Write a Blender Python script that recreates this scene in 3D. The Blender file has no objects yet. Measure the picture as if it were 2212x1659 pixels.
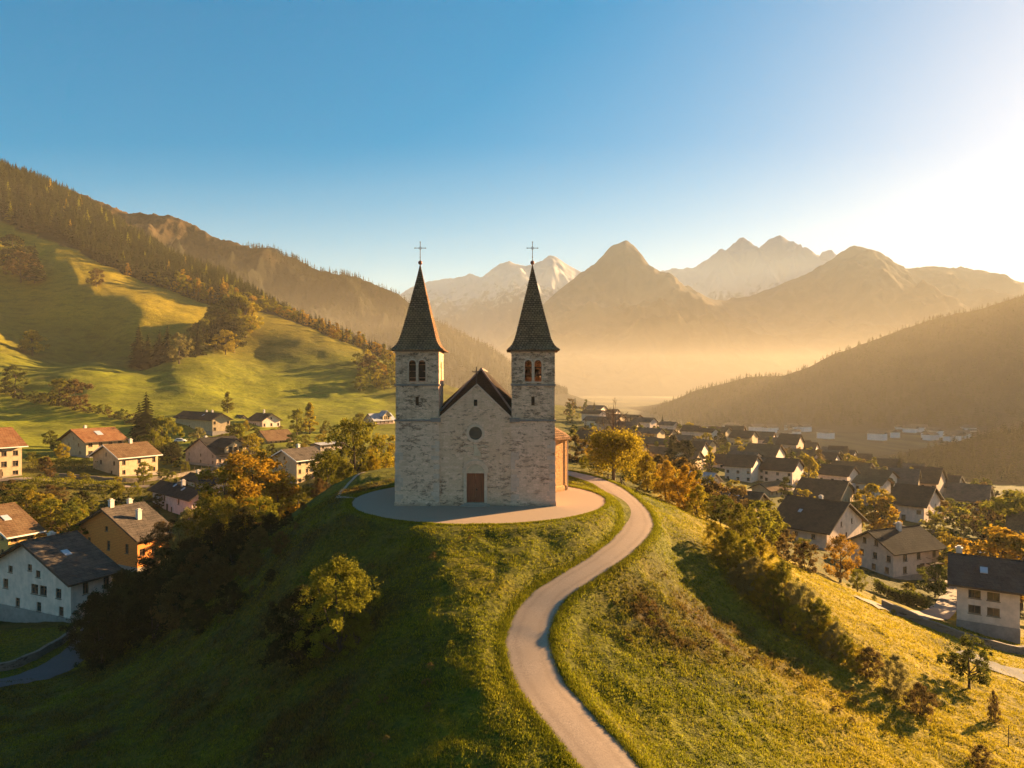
import bpy, bmesh, math, random
import numpy as np
from mathutils import Vector, Matrix

SC = bpy.context.scene
COL = SC.collection
RND = random.Random(7)
R = math.radians
F, CX, CY, CAMZ = 1474.7, 1106.0, 829.5, 11.1     # focal length and centre used to survey the photo; camera height


def at(px, py, D):
    return ((px - CX) / F * D, D, CAMZ - (py - CY) / F * D)


# ------------------------------------------------------------------ object helpers
def props(o, label=None, cat=None, group=None, kind=None):
    if label: o['label'] = label
    if cat: o['category'] = cat
    if group: o['group'] = group
    if kind: o['kind'] = kind
    return o


def empty(name, loc=(0, 0, 0), rz=0.0):
    o = bpy.data.objects.new(name, None)
    o.empty_display_size = 0.5
    COL.objects.link(o)
    o.location = loc
    o.rotation_euler = (0, 0, rz)
    return o


def link(name, me, parent=None, loc=(0, 0, 0), rz=0.0, sc=None):
    o = bpy.data.objects.new(name, me)
    COL.objects.link(o)
    if parent is not None: o.parent = parent
    o.location = loc
    o.rotation_euler = (0, 0, rz)
    if sc is not None: o.scale = sc if hasattr(sc, '__len__') else (sc, sc, sc)
    return o


def bm_mesh(name, bm, mats, smooth=False):
    me = bpy.data.meshes.new(name)
    bmesh.ops.recalc_face_normals(bm, faces=bm.faces[:])
    bm.to_mesh(me)
    bm.free()
    for m in (mats if isinstance(mats, (list, tuple)) else [mats]): me.materials.append(m)
    if smooth: me.polygons.foreach_set('use_smooth', [True] * len(me.polygons))
    return me


def np_mesh(name, verts, faces, mats, smooth=False, attrs=None, mat_idx=None):
    """verts (n,3) float, faces (m,k) int of constant k"""
    verts = np.ascontiguousarray(verts, dtype=np.float32)
    faces = np.ascontiguousarray(faces, dtype=np.int32)
    me = bpy.data.meshes.new(name)
    k = faces.shape[1]
    me.vertices.add(len(verts)); me.vertices.foreach_set('co', verts.ravel())
    me.loops.add(faces.size); me.loops.foreach_set('vertex_index', faces.ravel())
    me.polygons.add(len(faces))
    me.polygons.foreach_set('loop_start', np.arange(0, faces.size, k, dtype=np.int32))
    me.polygons.foreach_set('loop_total', np.full(len(faces), k, dtype=np.int32))
    for m in (mats if isinstance(mats, (list, tuple)) else [mats]): me.materials.append(m)
    if mat_idx is not None: me.polygons.foreach_set('material_index', np.ascontiguousarray(mat_idx, dtype=np.int32))
    if smooth: me.polygons.foreach_set('use_smooth', np.ones(len(faces), dtype=bool))
    if attrs:
        for an, arr in attrs.items():
            a = me.attributes.new(an, 'FLOAT_COLOR', 'POINT')
            c = np.ones((len(verts), 4), dtype=np.float32); c[:, :arr.shape[1]] = arr
            a.data.foreach_set('color', c.ravel())
    me.update()
    me.validate()
    return me


def box(bm, x0, x1, y0, y1, z0, z1, mi=0):
    vs = [bm.verts.new(p) for p in ((x0, y0, z0), (x1, y0, z0), (x1, y1, z0), (x0, y1, z0), (x0, y0, z1), (x1, y0, z1), (x1, y1, z1), (x0, y1, z1))]
    for f in ((0, 3, 2, 1), (4, 5, 6, 7), (0, 1, 5, 4), (1, 2, 6, 5), (2, 3, 7, 6), (3, 0, 4, 7)):
        bm.faces.new([vs[i] for i in f]).material_index = mi
    return vs


def prism(bm, poly, axis_from, axis_to, mapf, mi=0):
    """poly 2-D points, extruded between two depths; mapf(u, v, w) -> xyz"""
    a = [bm.verts.new(mapf(u, v, axis_from)) for u, v in poly]
    b = [bm.verts.new(mapf(u, v, axis_to)) for u, v in poly]
    bm.faces.new(a).material_index = mi
    bm.faces.new(b[::-1]).material_index = mi
    n = len(poly)
    for i in range(n):
        bm.faces.new((a[i], b[i], b[(i + 1) % n], a[(i + 1) % n])).material_index = mi


def tube(bm, pts, radii, seg=6, mi=0, cap=True):
    rings = []
    up0 = Vector((0.13, 0.21, 1)).normalized()
    for i, p in enumerate(pts):
        p = Vector(p)
        d = (Vector(pts[min(i + 1, len(pts) - 1)]) - Vector(pts[max(i - 1, 0)])).normalized()
        a = d.cross(up0)
        if a.length < 0.05: a = d.cross(Vector((1, 0, 0)))
        a.normalize(); b = d.cross(a)
        rings.append([bm.verts.new(p + (a * math.cos(t) + b * math.sin(t)) * radii[i]) for t in [2 * math.pi * k / seg for k in range(seg)]])
    for r0, r1 in zip(rings, rings[1:]):
        for k in range(seg):
            bm.faces.new((r0[k], r0[(k + 1) % seg], r1[(k + 1) % seg], r1[k])).material_index = mi
    if cap:
        bm.faces.new(rings[0]).material_index = mi
        bm.faces.new(rings[-1][::-1]).material_index = mi


def holed(bm, outer, holes, w0, w1, mapf, mi=0):
    """a slab: outline with holes, extruded from depth w0 to w1"""
    tmp = bmesh.new()
    edges = []
    loops = []
    for lp in [outer] + holes:
        vs = [tmp.verts.new((u, v, 0)) for u, v in lp]
        loops.append(len(vs))
        for i in range(len(vs)): edges.append(tmp.edges.new((vs[i], vs[(i + 1) % len(vs)])))
    bmesh.ops.triangle_fill(tmp, use_beauty=True, use_dissolve=False, edges=edges)
    tmp.verts.index_update()
    for w in (w0, w1):
        nv = [bm.verts.new(mapf(v.co.x, v.co.y, w)) for v in tmp.verts]
        for f in tmp.faces:
            ids = [v.index for v in f.verts]
            bm.faces.new([nv[i] for i in (ids if w == w0 else ids[::-1])]).material_index = mi
        if w == w0: front = nv
        else:
            k = 0
            for n in loops:
                for i in range(n):
                    a, b = k + i, k + (i + 1) % n
                    try: bm.faces.new((front[a], nv[a], nv[b], front[b])).material_index = mi
                    except ValueError: pass
                k += n
    tmp.free()


def rect(u0, u1, v0, v1): return [(u0, v0), (u1, v0), (u1, v1), (u0, v1)]


def arch(u0, u1, v0, v1, n=8):
    r = (u1 - u0) / 2; c = (u0 + u1) / 2; vc = v1 - r
    return [(u0, v0), (u1, v0)] + [(c + r * math.cos(math.pi * k / n), vc + r * math.sin(math.pi * k / n)) for k in range(n + 1)]


def disc(uc, vc, r, n=24): return [(uc + r * math.cos(2 * math.pi * k / n), vc + r * math.sin(2 * math.pi * k / n)) for k in range(n)]


# ------------------------------------------------------------------ numpy noise
def _hash(ix, iy, seed):
    h = (ix * 374761393 + iy * 668265263 + seed * 1274126177) & 0x7fffffff
    h = ((h ^ (h >> 13)) * 1274126177) & 0x7fffffff
    h = h ^ (h >> 16)
    return (h & 0xffff) / 65535.0


def vnoise(x, y, seed=0):
    x = np.asarray(x, dtype=np.float64); y = np.asarray(y, dtype=np.float64)
    ix = np.floor(x).astype(np.int64); iy = np.floor(y).astype(np.int64)
    fx = x - ix; fy = y - iy
    fx = fx * fx * fx * (fx * (fx * 6 - 15) + 10); fy = fy * fy * fy * (fy * (fy * 6 - 15) + 10)
    a = _hash(ix, iy, seed); b = _hash(ix + 1, iy, seed); c = _hash(ix, iy + 1, seed); d = _hash(ix + 1, iy + 1, seed)
    return (a + (b - a) * fx + (c - a) * fy + (a - b - c + d) * fx * fy) * 2 - 1


def fbm(x, y, octv=5, seed=0, gain=0.5, ridged=False):
    s = 0; a = 1.0; t = 0
    c, sn = math.cos(0.6), math.sin(0.6)
    for o in range(octv):
        n = vnoise(x, y, seed + o * 17)
        if ridged: n = 1 - 2 * np.abs(n)
        s = s + a * n; t += a; a *= gain
        x, y = (c * x - sn * y) * 2.03, (sn * x + c * y) * 2.03
    return s / t


def sstep(e0, e1, x):
    t = np.clip((x - e0) / (e1 - e0), 0, 1)
    return t * t * (3 - 2 * t)


# ------------------------------------------------------------------ node helpers
class NT:
    def __init__(self, name, volume=False):
        self.m = bpy.data.materials.new(name)
        self.m.use_nodes = True
        self.n = self.m.node_tree.nodes; self.l = self.m.node_tree.links
        self.n.clear()
        self.out = self.n.new('ShaderNodeOutputMaterial')

    def node(self, t, **kw):
        nd = self.n.new(t)
        for k, v in kw.items(): setattr(nd, k, v)
        return nd

    def set(self, sock, v):
        if hasattr(v, 'is_output'): self.l.new(v, sock)
        elif v is not None:
            if hasattr(sock.default_value, '__len__') and not hasattr(v, '__len__'): v = (v,) * len(sock.default_value)
            if hasattr(sock.default_value, '__len__') and len(sock.default_value) == 4 and len(v) == 3: v = (*v, 1)
            sock.default_value = v

    def coord(self, which='Object'): return self.node('ShaderNodeTexCoord').outputs[which]

    def mapping(self, vec, scale=(1, 1, 1), rot=(0, 0, 0), loc=(0, 0, 0)):
        m = self.node('ShaderNodeMapping')
        self.set(m.inputs['Vector'], vec); m.inputs['Scale'].default_value = scale; m.inputs['Rotation'].default_value = rot; m.inputs['Location'].default_value = loc
        return m.outputs[0]

    def noise(self, vec, scale, detail=4, rough=0.55, dist=0.0, out='Fac'):
        t = self.node('ShaderNodeTexNoise')
        if vec is not None: self.set(t.inputs['Vector'], vec)
        t.inputs['Scale'].default_value = scale; t.inputs['Detail'].default_value = detail; t.inputs['Roughness'].default_value = rough; t.inputs['Distortion'].default_value = dist
        return t.outputs[out]

    def ramp(self, fac, stops):
        r = self.node('ShaderNodeValToRGB')
        self.set(r.inputs[0], fac)
        el = r.color_ramp.elements
        while len(el) < len(stops): el.new(0.5)
        for e, (p, c) in zip(el, stops):
            e.position = p
            e.color = (c, c, c, 1) if not hasattr(c, '__len__') else (*c[:3], 1)
        return r.outputs[0]

    def mix(self, fac, a, b, mode='MIX'):
        m = self.node('ShaderNodeMix', data_type='RGBA', blend_type=mode)
        self.set(m.inputs[0], fac); self.set(m.inputs[6], a); self.set(m.inputs[7], b)
        return m.outputs[2]

    def math(self, op, a, b=None, clamp=False):
        m = self.node('ShaderNodeMath', operation=op, use_clamp=clamp)
        self.set(m.inputs[0], a)
        if b is not None: self.set(m.inputs[1], b)
        return m.outputs[0]

    def attr(self, name): return self.node('ShaderNodeAttribute', attribute_name=name)

    def sep(self, col):
        s = self.node('ShaderNodeSeparateColor'); self.set(s.inputs[0], col); return s.outputs

    def sepxyz(self, v):
        s = self.node('ShaderNodeSeparateXYZ'); self.set(s.inputs[0], v); return s.outputs

    def comb(self, x, y, z):
        s = self.node('ShaderNodeCombineXYZ')
        for i, v in enumerate((x, y, z)): self.set(s.inputs[i], v)
        return s.outputs[0]

    def bump(self, h, strength=0.5, dist=0.05, normal=None):
        b = self.node('ShaderNodeBump'); self.set(b.inputs['Height'], h)
        b.inputs['Strength'].default_value = strength; b.inputs['Distance'].default_value = dist
        if normal is not None: self.set(b.inputs['Normal'], normal)
        return b.outputs[0]

    def princ(self, col, rough=0.8, normal=None, metal=0.0, spec=0.3):
        p = self.node('ShaderNodeBsdfPrincipled')
        self.set(p.inputs['Base Color'], col); self.set(p.inputs['Roughness'], rough); self.set(p.inputs['Metallic'], metal)
        p.inputs['Specular IOR Level'].default_value = spec
        if normal is not None: self.set(p.inputs['Normal'], normal)
        return p.outputs[0]

    def done(self, surf=None, vol=None):
        if surf is not None: self.l.new(surf, self.out.inputs['Surface'])
        if vol is not None: self.l.new(vol, self.out.inputs['Volume'])
        return self.m
# ------------------------------------------------------------------ camera, sun, sky
cam = bpy.data.cameras.new('camera')
cam.lens = 24; cam.sensor_width = 36; cam.clip_end = 30000; cam.clip_start = 0.5
cam_o = bpy.data.objects.new('camera', cam); COL.objects.link(cam_o)
cam_o.location = (0, 0, CAMZ); cam_o.rotation_euler = (R(90), 0, 0)
SC.camera = cam_o

SUN_AZ, SUN_EL = R(54), R(15)           # azimuth measured from +Y towards +X
sdir = Vector((math.sin(SUN_AZ) * math.cos(SUN_EL), math.cos(SUN_AZ) * math.cos(SUN_EL), math.sin(SUN_EL)))
sl = bpy.data.lights.new('sun', 'SUN'); sl.energy = 30.0; sl.angle = R(0.5); sl.color = (1.0, 0.63, 0.28)
so = bpy.data.objects.new('sun', sl); COL.objects.link(so)
so.rotation_euler = sdir.to_track_quat('Z', 'Y').to_euler()

w = bpy.data.worlds.new('World'); SC.world = w; w.use_nodes = True
wn = w.node_tree.nodes; wl = w.node_tree.links; wn.clear()
wo = wn.new('ShaderNodeOutputWorld'); bg = wn.new('ShaderNodeBackground'); sky = wn.new('ShaderNodeTexSky')
sky.sky_type = 'NISHITA'; sky.sun_disc = False
sky.sun_elevation = SUN_EL; sky.sun_rotation = SUN_AZ
sky.altitude = 900; sky.air_density = 1.0; sky.dust_density = 1.9; sky.ozone_density = 3.0
bg.inputs[1].default_value = 0.305
hsv = wn.new('ShaderNodeHueSaturation'); hsv.inputs['Saturation'].default_value = 1.85; hsv.inputs['Hue'].default_value = 0.487; 
vm = [wn.new('ShaderNodeVectorMath') for _ in range(3)]       # soft shoulder so that the sky near the sun does not clip
for nd, op in zip(vm, ('MULTIPLY', 'ADD', 'DIVIDE')): nd.operation = op
vm[0].inputs[1].default_value = (0.20, 0.20, 0.20); vm[1].inputs[1].default_value = (1, 1, 1)
wl.new(sky.outputs[0], vm[0].inputs[0]); wl.new(vm[0].outputs[0], vm[1].inputs[0]); wl.new(sky.outputs[0], vm[2].inputs[0]); wl.new(vm[1].outputs[0], vm[2].inputs[1])
wl.new(vm[2].outputs[0], hsv.inputs['Color']); wl.new(hsv.outputs[0], bg.inputs[0]); wl.new(bg.outputs[0], wo.inputs[0])

SC.view_settings.view_transform = 'Standard'; SC.view_settings.look = 'None'; SC.view_settings.exposure = 0; SC.view_settings.gamma = 1
SC.render.engine = 'CYCLES'
cy = SC.cycles
cy.use_denoising = True
try: cy.denoiser = 'OPENIMAGEDENOISE'
except Exception: pass
cy.max_bounces = 5; cy.diffuse_bounces = 2; cy.glossy_bounces = 2; cy.transmission_bounces = 3; cy.transparent_max_bounces = 8; cy.volume_bounces = 0
cy.use_adaptive_sampling = True; cy.adaptive_threshold = 0.02
cy.caustics_reflective = False; cy.caustics_refractive = False
cy.sample_clamp_indirect = 4.0
# ------------------------------------------------------------------ terrain
PATH_PX = [  # centre of the path: display x, y, depth
    (1400, 1760, 27.8), (1320, 1659, 30.5), (1232, 1555, 33.5), (1170, 1476, 36.3), (1140, 1396, 39.5), (1145, 1356, 41.3), (1163, 1316, 43.4), (1199, 1277, 45.6),
    (1262, 1237, 48.2), (1322, 1197, 51.5), (1366, 1157, 56), (1379, 1129, 60), (1366, 1097, 65), (1325, 1058, 73), (1286, 1038, 78), (1236, 1024, 83)]
PATH = [Vector(at(*p)) for p in PATH_PX]
PATH += [Vector((3.0, 88, 0.35)), Vector((-3, 90, 0.3))]


def catmull(P, n=12):
    out = []
    for i in range(len(P) - 1):
        p0 = P[max(i - 1, 0)]; p1 = P[i]; p2 = P[i + 1]; p3 = P[min(i + 2, len(P) - 1)]
        for k in range(n):
            t = k / n
            out.append(0.5 * ((2 * p1) + (-p0 + p2) * t + (2 * p0 - 5 * p1 + 4 * p2 - p3) * t * t + (-p0 + 3 * p1 - 3 * p2 + p3) * t ** 3))
    out.append(P[-1].copy())
    return out


PATHC = catmull(PATH, 14)
PLX, PLY, PLR = -3.1, 66.0, 12.1

near = []
for r in (0.0, 7.0, 12.4, 14.0):
    for k in range(1 if r == 0 else 10):
        a = 2 * math.pi * k / 10
        near.append((PLX + r * math.cos(a), PLY + r * math.sin(a), 0.0 if r < 13 else -0.12))
near += [tuple(p) for p in PATH[1:]]
for p in [  # px, py, D
    (870, 1150, 54.9), (970, 1420, 38), (976, 1533, 34), (987, 1639, 31), (550, 1659, 35.7), (0, 1640, 45.7), (700, 1400, 45.5), (740, 1330, 46.7), (500, 1400, 52), (300, 1470, 57),
    (150, 1465, 66), (600, 1200, 62), (640, 1125, 74), (735, 1068, 71.4), 
    (1500, 1659, 32.2), (1800, 1659, 36.6), (2212, 1659, 42.9), (2212, 1510, 55), (1900, 1450, 51.4), (1600, 1450, 43), (1400, 1400, 41.6), (1420, 1280, 48.8),
    (1560, 1250, 57.5), (1430, 1120, 64), (1520, 1133, 70), (1340, 1047, 80), (1760, 1285, 64), (1960, 1385, 61), (2140, 1470, 58),
    (1325, 1033, 86), (1250, 1019, 86), (850, 1016, 84), (760, 1030, 82),
    (2100, 1372, 74), (2212, 1380, 78), (1940, 1250, 110), (1760, 1185, 125), (2000, 1330, 84), (1980, 1131, 175), (1595, 1113, 150), (1790, 1096, 180),
    (1660, 1081, 178), (1560, 1330, 54), (1700, 1380, 52),
    (125, 1342, 80), (270, 1240, 105), (40, 1217, 105), (395, 1125, 130), (270, 1031, 163), (200, 990, 185), (20, 1028, 150), (468, 1009, 185), (640, 1046, 160),
    (100, 1100, 130), (0, 1480, 62), (250, 1330, 88), (420, 1240, 92), (560, 1160, 92), (700, 1080, 96), (800, 1040, 100), (900, 1030, 110),
    (1106, 1000, 120), (1106, 960, 170), (1250, 1000, 120), (1330, 1010, 110), (1430, 1060, 105), (1500, 1100, 100)]:
    near.append(at(*p))
near += [(-7.2, 52, -0.75), (-6.0, 47, -1.45), (-4.8, 42, -2.75), (-2, 51.5, -0.42), (-1.5, 47.5, -1.25), (-2.2, 43.5, -2.3), (2.5, 51.5, -0.95), (-60, 20, -22), (60, 20, -18), (0, 14, -9.5), (-30, 12, -17), (30, 12, -14), (-110, 60, -24), (-75, 60, -20), (100, 60, -22), (140, 90, -24), (-140, 110, -14), (170, 150, -30)]

far = []
for p in [
    (125, 1342, 80), (270, 1240, 105), (395, 1125, 130), (270, 1031, 163), (200, 990, 185), (20, 1028, 150), (468, 1009, 185), (640, 1046, 160), (700, 1080, 96), (900, 1010, 130),
    (1106, 1000, 120), (1106, 960, 170), (1250, 1000, 120), (1330, 1010, 110),
    (1940, 1250, 110), (1760, 1185, 125), (1980, 1131, 175), (1595, 1113, 150), (1790, 1096, 180), (1660, 1081, 178), (2100, 1375, 74),
    (432, 941, 260), (568, 926, 280), (588, 959, 230), (817, 925, 300), (725, 976, 210), (900, 960, 220),
    (0, 950, 220), (140, 945, 235), (270, 935, 255), (0, 858, 300), (150, 880, 285), (300, 905, 280), (0, 760, 360), (200, 780, 372), (330, 840, 330), (480, 893, 300),
    (0, 600, 492), (100, 624, 482), (200, 648, 474), (330, 661, 474), (0, 690, 440), (100, 722, 436), (200, 768, 426), (0, 540, 520), (150, 590, 500), (0, 480, 560), (150, 535, 545), (300, 618, 530), (400, 650, 515), (462, 668, 505),
    (350, 790, 385), (400, 740, 420), (470, 840, 350), (300, 712, 430), (330, 800, 400), (540, 690, 485), (650, 718, 482), (750, 755, 472), (850, 793, 462),
    (500, 880, 320), (600, 883, 335), (700, 880, 345), (800, 885, 345), (600, 800, 410), (680, 770, 440), (760, 820, 410), (560, 750, 445), (850, 850, 390), (950, 880, 380),
    (0, 400, 860), (200, 474, 800), (350, 560, 740), (500, 632, 680), (620, 694, 620), (760, 760, 560), (860, 800, 540), (1000, 850, 520),
    (1250, 888, 600), (1350, 915, 480), (1450, 950, 370), (1300, 935, 350), (1200, 940, 300), (1600, 975, 400), (1450, 1000, 250), (1600, 1030, 230), (1835, 1056, 235),
    (1800, 1005, 370), (2000, 1045, 320), (2150, 1066, 290), (2250, 1090, 260), (2350, 1130, 220)]:
    x, y, z = at(*p); far.append((x / y, math.log(y), z))
for px, D, z in [(-700, 100, -14), (-700, 220, 10), (-700, 420, 130), (-700, 800, 300), (0, 1100, 230), (-600, 1200, 280), (300, 1000, 110), (500, 900, 50), (760, 760, -5), (860, 700, -20),
                 (0, 1700, -60), (500, 1500, -60), (900, 1000, -50), (-600, 1900, -60), (1106, 760, -30), (1250, 760, -30), (1250, 1000, -60), (1400, 620, -40), (1450, 800, -60), (1600, 560, -50), (1600, 750, -60),
                 (1850, 470, -52), (1850, 640, -60), (2050, 420, -52), (2000, 580, -58), (2200, 380, -50), (2700, 250, -45), (2700, 110, -28), (2500, 600, -60), (2700, 900, -60), (2000, 900, -60),
                 (1106, 1500, -60), (1600, 1500, -60), (2200, 1500, -60), (600, 2600, -60), (1600, 2600, -60), (2700, 2600, -60), (-600, 2600, -60), (-600, 60, -22), (2700, 50, -20), (1106, 62, 0)]:
    far.append(((px - CX) / F, math.log(D), z))


def tps_fit(pts, lam):
    P = np.array(pts, dtype=np.float64); X = P[:, :2]; n = len(P)
    d2 = ((X[:, None] - X[None]) ** 2).sum(-1)
    K = 0.5 * d2 * np.log(d2 + 1e-12) + lam * np.eye(n)
    A = np.zeros((n + 3, n + 3)); A[:n, :n] = K; A[:n, n] = 1; A[:n, n + 1:] = X; A[n, :n] = 1; A[n + 1:, :n] = X.T
    s = np.linalg.solve(A, np.concatenate([P[:, 2], np.zeros(3)]))
    return X, s


def tps_eval(m, x, y):
    X, s = m
    sh = x.shape; x = x.ravel(); y = y.ravel(); out = np.empty(len(x))
    for i in range(0, len(x), 40000):
        a = x[i:i + 40000]; b = y[i:i + 40000]
        d2 = (a[:, None] - X[None, :, 0]) ** 2 + (b[:, None] - X[None, :, 1]) ** 2
        out[i:i + 40000] = (0.5 * d2 * np.log(d2 + 1e-12)) @ s[:len(X)] + s[len(X)] + s[len(X) + 1] * a + s[len(X) + 2] * b
    return out.reshape(sh)


NEAR_M = tps_fit([(x / 50, y / 50, z) for x, y, z in near], 0.002)
FAR_M = tps_fit([(u * 2.2, v, z) for u, v, z in far], 0.0003)
PATHA = np.array([(p.x, p.y, p.z) for p in PATHC])


def path_dist(x, y):
    sh = x.shape; x = x.ravel(); y = y.ravel()
    best = np.full(len(x), 1e9); zz = np.zeros(len(x))
    A = PATHA[:-1]; B = PATHA[1:]
    sel = np.where((np.abs(x - 4) < 30) & (y > 15) & (y < 100))[0]
    for i in range(0, len(sel), 20000):
        ii = sel[i:i + 20000]
        px = x[ii][:, None]; py = y[ii][:, None]
        dx = (B - A)[:, 0]; dy = (B - A)[:, 1]; L2 = dx * dx + dy * dy
        t = np.clip(((px - A[:, 0]) * dx + (py - A[:, 1]) * dy) / L2, 0, 1)
        d = np.hypot(px - A[:, 0] - t * dx, py - A[:, 1] - t * dy)
        k = d.argmin(1); r = np.arange(len(ii))
        best[ii] = d[r, k]; zz[ii] = A[k, 2] + t[r, k] * (B[k, 2] - A[k, 2])
    return best.reshape(sh), zz.reshape(sh)


def Hbase(x, y):
    zn = tps_eval(NEAR_M, x / 50, y / 50)
    zf = tps_eval(FAR_M, x / y * 2.2, np.log(y))
    zf = np.maximum(zf, -60 + 0 * zf)
    w_ = sstep(120, 185, np.hypot(x * 0.9, y))
    return zn * (1 - w_) + zf * w_


def H(x, y, full=False):
    x = np.asarray(x, dtype=np.float64); y = np.asarray(y, dtype=np.float64)
    sc = np.ndim(x) == 0
    if sc: x = x[None]; y = y[None]
    z = Hbase(x, y)
    dist = np.hypot(x, y)
    # bumps
    a = sstep(190, 420, dist) * sstep(-59.5, -50, z)
    z = z + a * (5.0 * fbm(x / 90, y / 90, 4, 3) + 1.7 * fbm(x / 22, y / 22, 3, 9) + 0.22 * np.sin(z * 2.3 + 3 * fbm(x / 30, y / 30, 2, 4)))
    nb = 1 - sstep(120, 260, dist)
    bump = nb * (0.42 * fbm(x / 6.0, y / 6.0, 4, 5) + 0.13 * fbm(x / 1.3, y / 1.3, 3, 6))
    pd, pz = path_dist(x, y)
    rp = np.hypot(x - PLX, y - PLY)
    flat = np.minimum(sstep(1.3, 3.2, pd), sstep(PLR, PLR + 2.5, rp))
    z = z + bump * flat
    k = 1 - sstep(1.35, 3.0, pd)
    z = z * (1 - k) + pz * k
    k2 = 1 - sstep(PLR + 0.2, PLR + 2.6, rp)
    z = z * (1 - k2) + 0.0 * k2
    lip = np.exp(-((pd - 1.62) / 0.22) ** 2) * 0.10 * flat.clip(0.2, 1) + np.exp(-((rp - PLR - 0.3) / 0.25) ** 2) * 0.05 * (pd > 1.5)
    z = z + lip
    return (float(z[0]) if sc else z)


def gz(x, y): return H(float(x), float(y))


# ground sheet on a fan that widens with distance
nc, rows = 640, []
d = 13.0
while d < 15000:
    rows.append(d); d *= 1.0078 if d < 1300 else 1.03
uu = np.tan(np.linspace(-0.98, 0.98, nc)); dd = np.array(rows)
U, DD = np.meshgrid(uu, dd)
GX = U * DD; GY = DD * np.ones_like(U)
GZ = H(GX, GY)
GDIST = np.hypot(GX, GY)
pd_, _ = path_dist(GX, GY)
gxx, gyy = np.gradient(GZ)[1], np.gradient(GZ)[0]
PXs = CX + F * U
# masks: r = dry gold, g = painted left-slope shade and dark scrub, b = lawn-green, in world terms
lawn = np.zeros_like(GZ)


def near_masks(x, y):
    d_ = np.hypot(x, y)
    dr = sstep(9, 20, x - 0.05 * y) * (y < 90) * 0.75 + (0.35 * fbm(x / 5, y / 5, 4, 31) + 0.12 * sstep(-3, 6, x)) * (d_ < 110)
    bp = np.exp(-(((x - 14.5) / 6.5) ** 2 + ((y - 47.5) / 5.5) ** 2)) + 0.8 * np.exp(-(((x - 9.2) / 2.6) ** 2 + ((y - 45) / 2.6) ** 2))
    scrub_shade_ = np.clip(bp * (0.75 + 0.7 * fbm(x / 1.8, y / 1.8, 4, 55)), 0, 1)
    painted_shade = 1 - sstep(-10, -3.5, x + 0.10 * (y - 42))
    scrub_shade_ = np.clip(scrub_shade_ + painted_shade * (d_ < 80) * np.clip(0.42 + 0.7 * fbm(x / 2.6, y / 2.6, 4, 57), 0, 0.85) * (np.hypot(x - PLX, y - PLY) > PLR + 1), 0, 1)  # left slope darkened in colour: painted shade mixed with brown weeds
    return dr, scrub_shade_


dry, scrub_shade = near_masks(GX, GY)
hillm = sstep(180, 260, GDIST) * (1 - sstep(-0.22, -0.10, GX / GY))
dry += hillm * sstep(15, 70, GZ + 8 * fbm(GX / 40, GY / 40, 3, 40)) * 0.85
lawn += hillm * (1 - sstep(8, 34, GZ))
vill = sstep(78, 100, GDIST) * (1 - sstep(8, 22, GZ)) * (GDIST < 700) * (1 - lawn)
vill = vill * (1 - (1 - sstep(16, 20, np.hypot(GX - PLX, GY - PLY))))
scrub_shade += vill * (0.35 + 0.55 * fbm(GX / 14, GY / 14, 4, 60))
tone = np.stack([dry.clip(0, 1), scrub_shade.clip(0, 1), lawn.clip(0, 1)], -1).reshape(-1, 3)

# forest / field mask
wood = np.zeros_like(GZ)


def px_of(x, y, z): return CX + F * x / y, CY - F * (z - CAMZ) / y


FB_X = np.array([-900, -300, 0, 150, 300, 400, 462, 520, 600, 700, 800, 900]); FB_D = np.array([640, 590, 562, 548, 534, 520, 512, 520, 515, 500, 480, 470])
fb = np.interp(PXs, FB_X, FB_D)
wood = (DD > fb) * (PXs < 950) * (GZ > -20)
vfar = sstep(560, 700, GDIST) * (GZ < -45)
mask2 = np.stack([wood.astype(float), vfar, np.zeros_like(GZ)], -1).reshape(-1, 3)

nr = len(rows)
idx = np.arange(nr * nc).reshape(nr, nc)
faces = np.stack([idx[:-1, :-1], idx[:-1, 1:], idx[1:, 1:], idx[1:, :-1]], -1).reshape(-1, 4)


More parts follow.
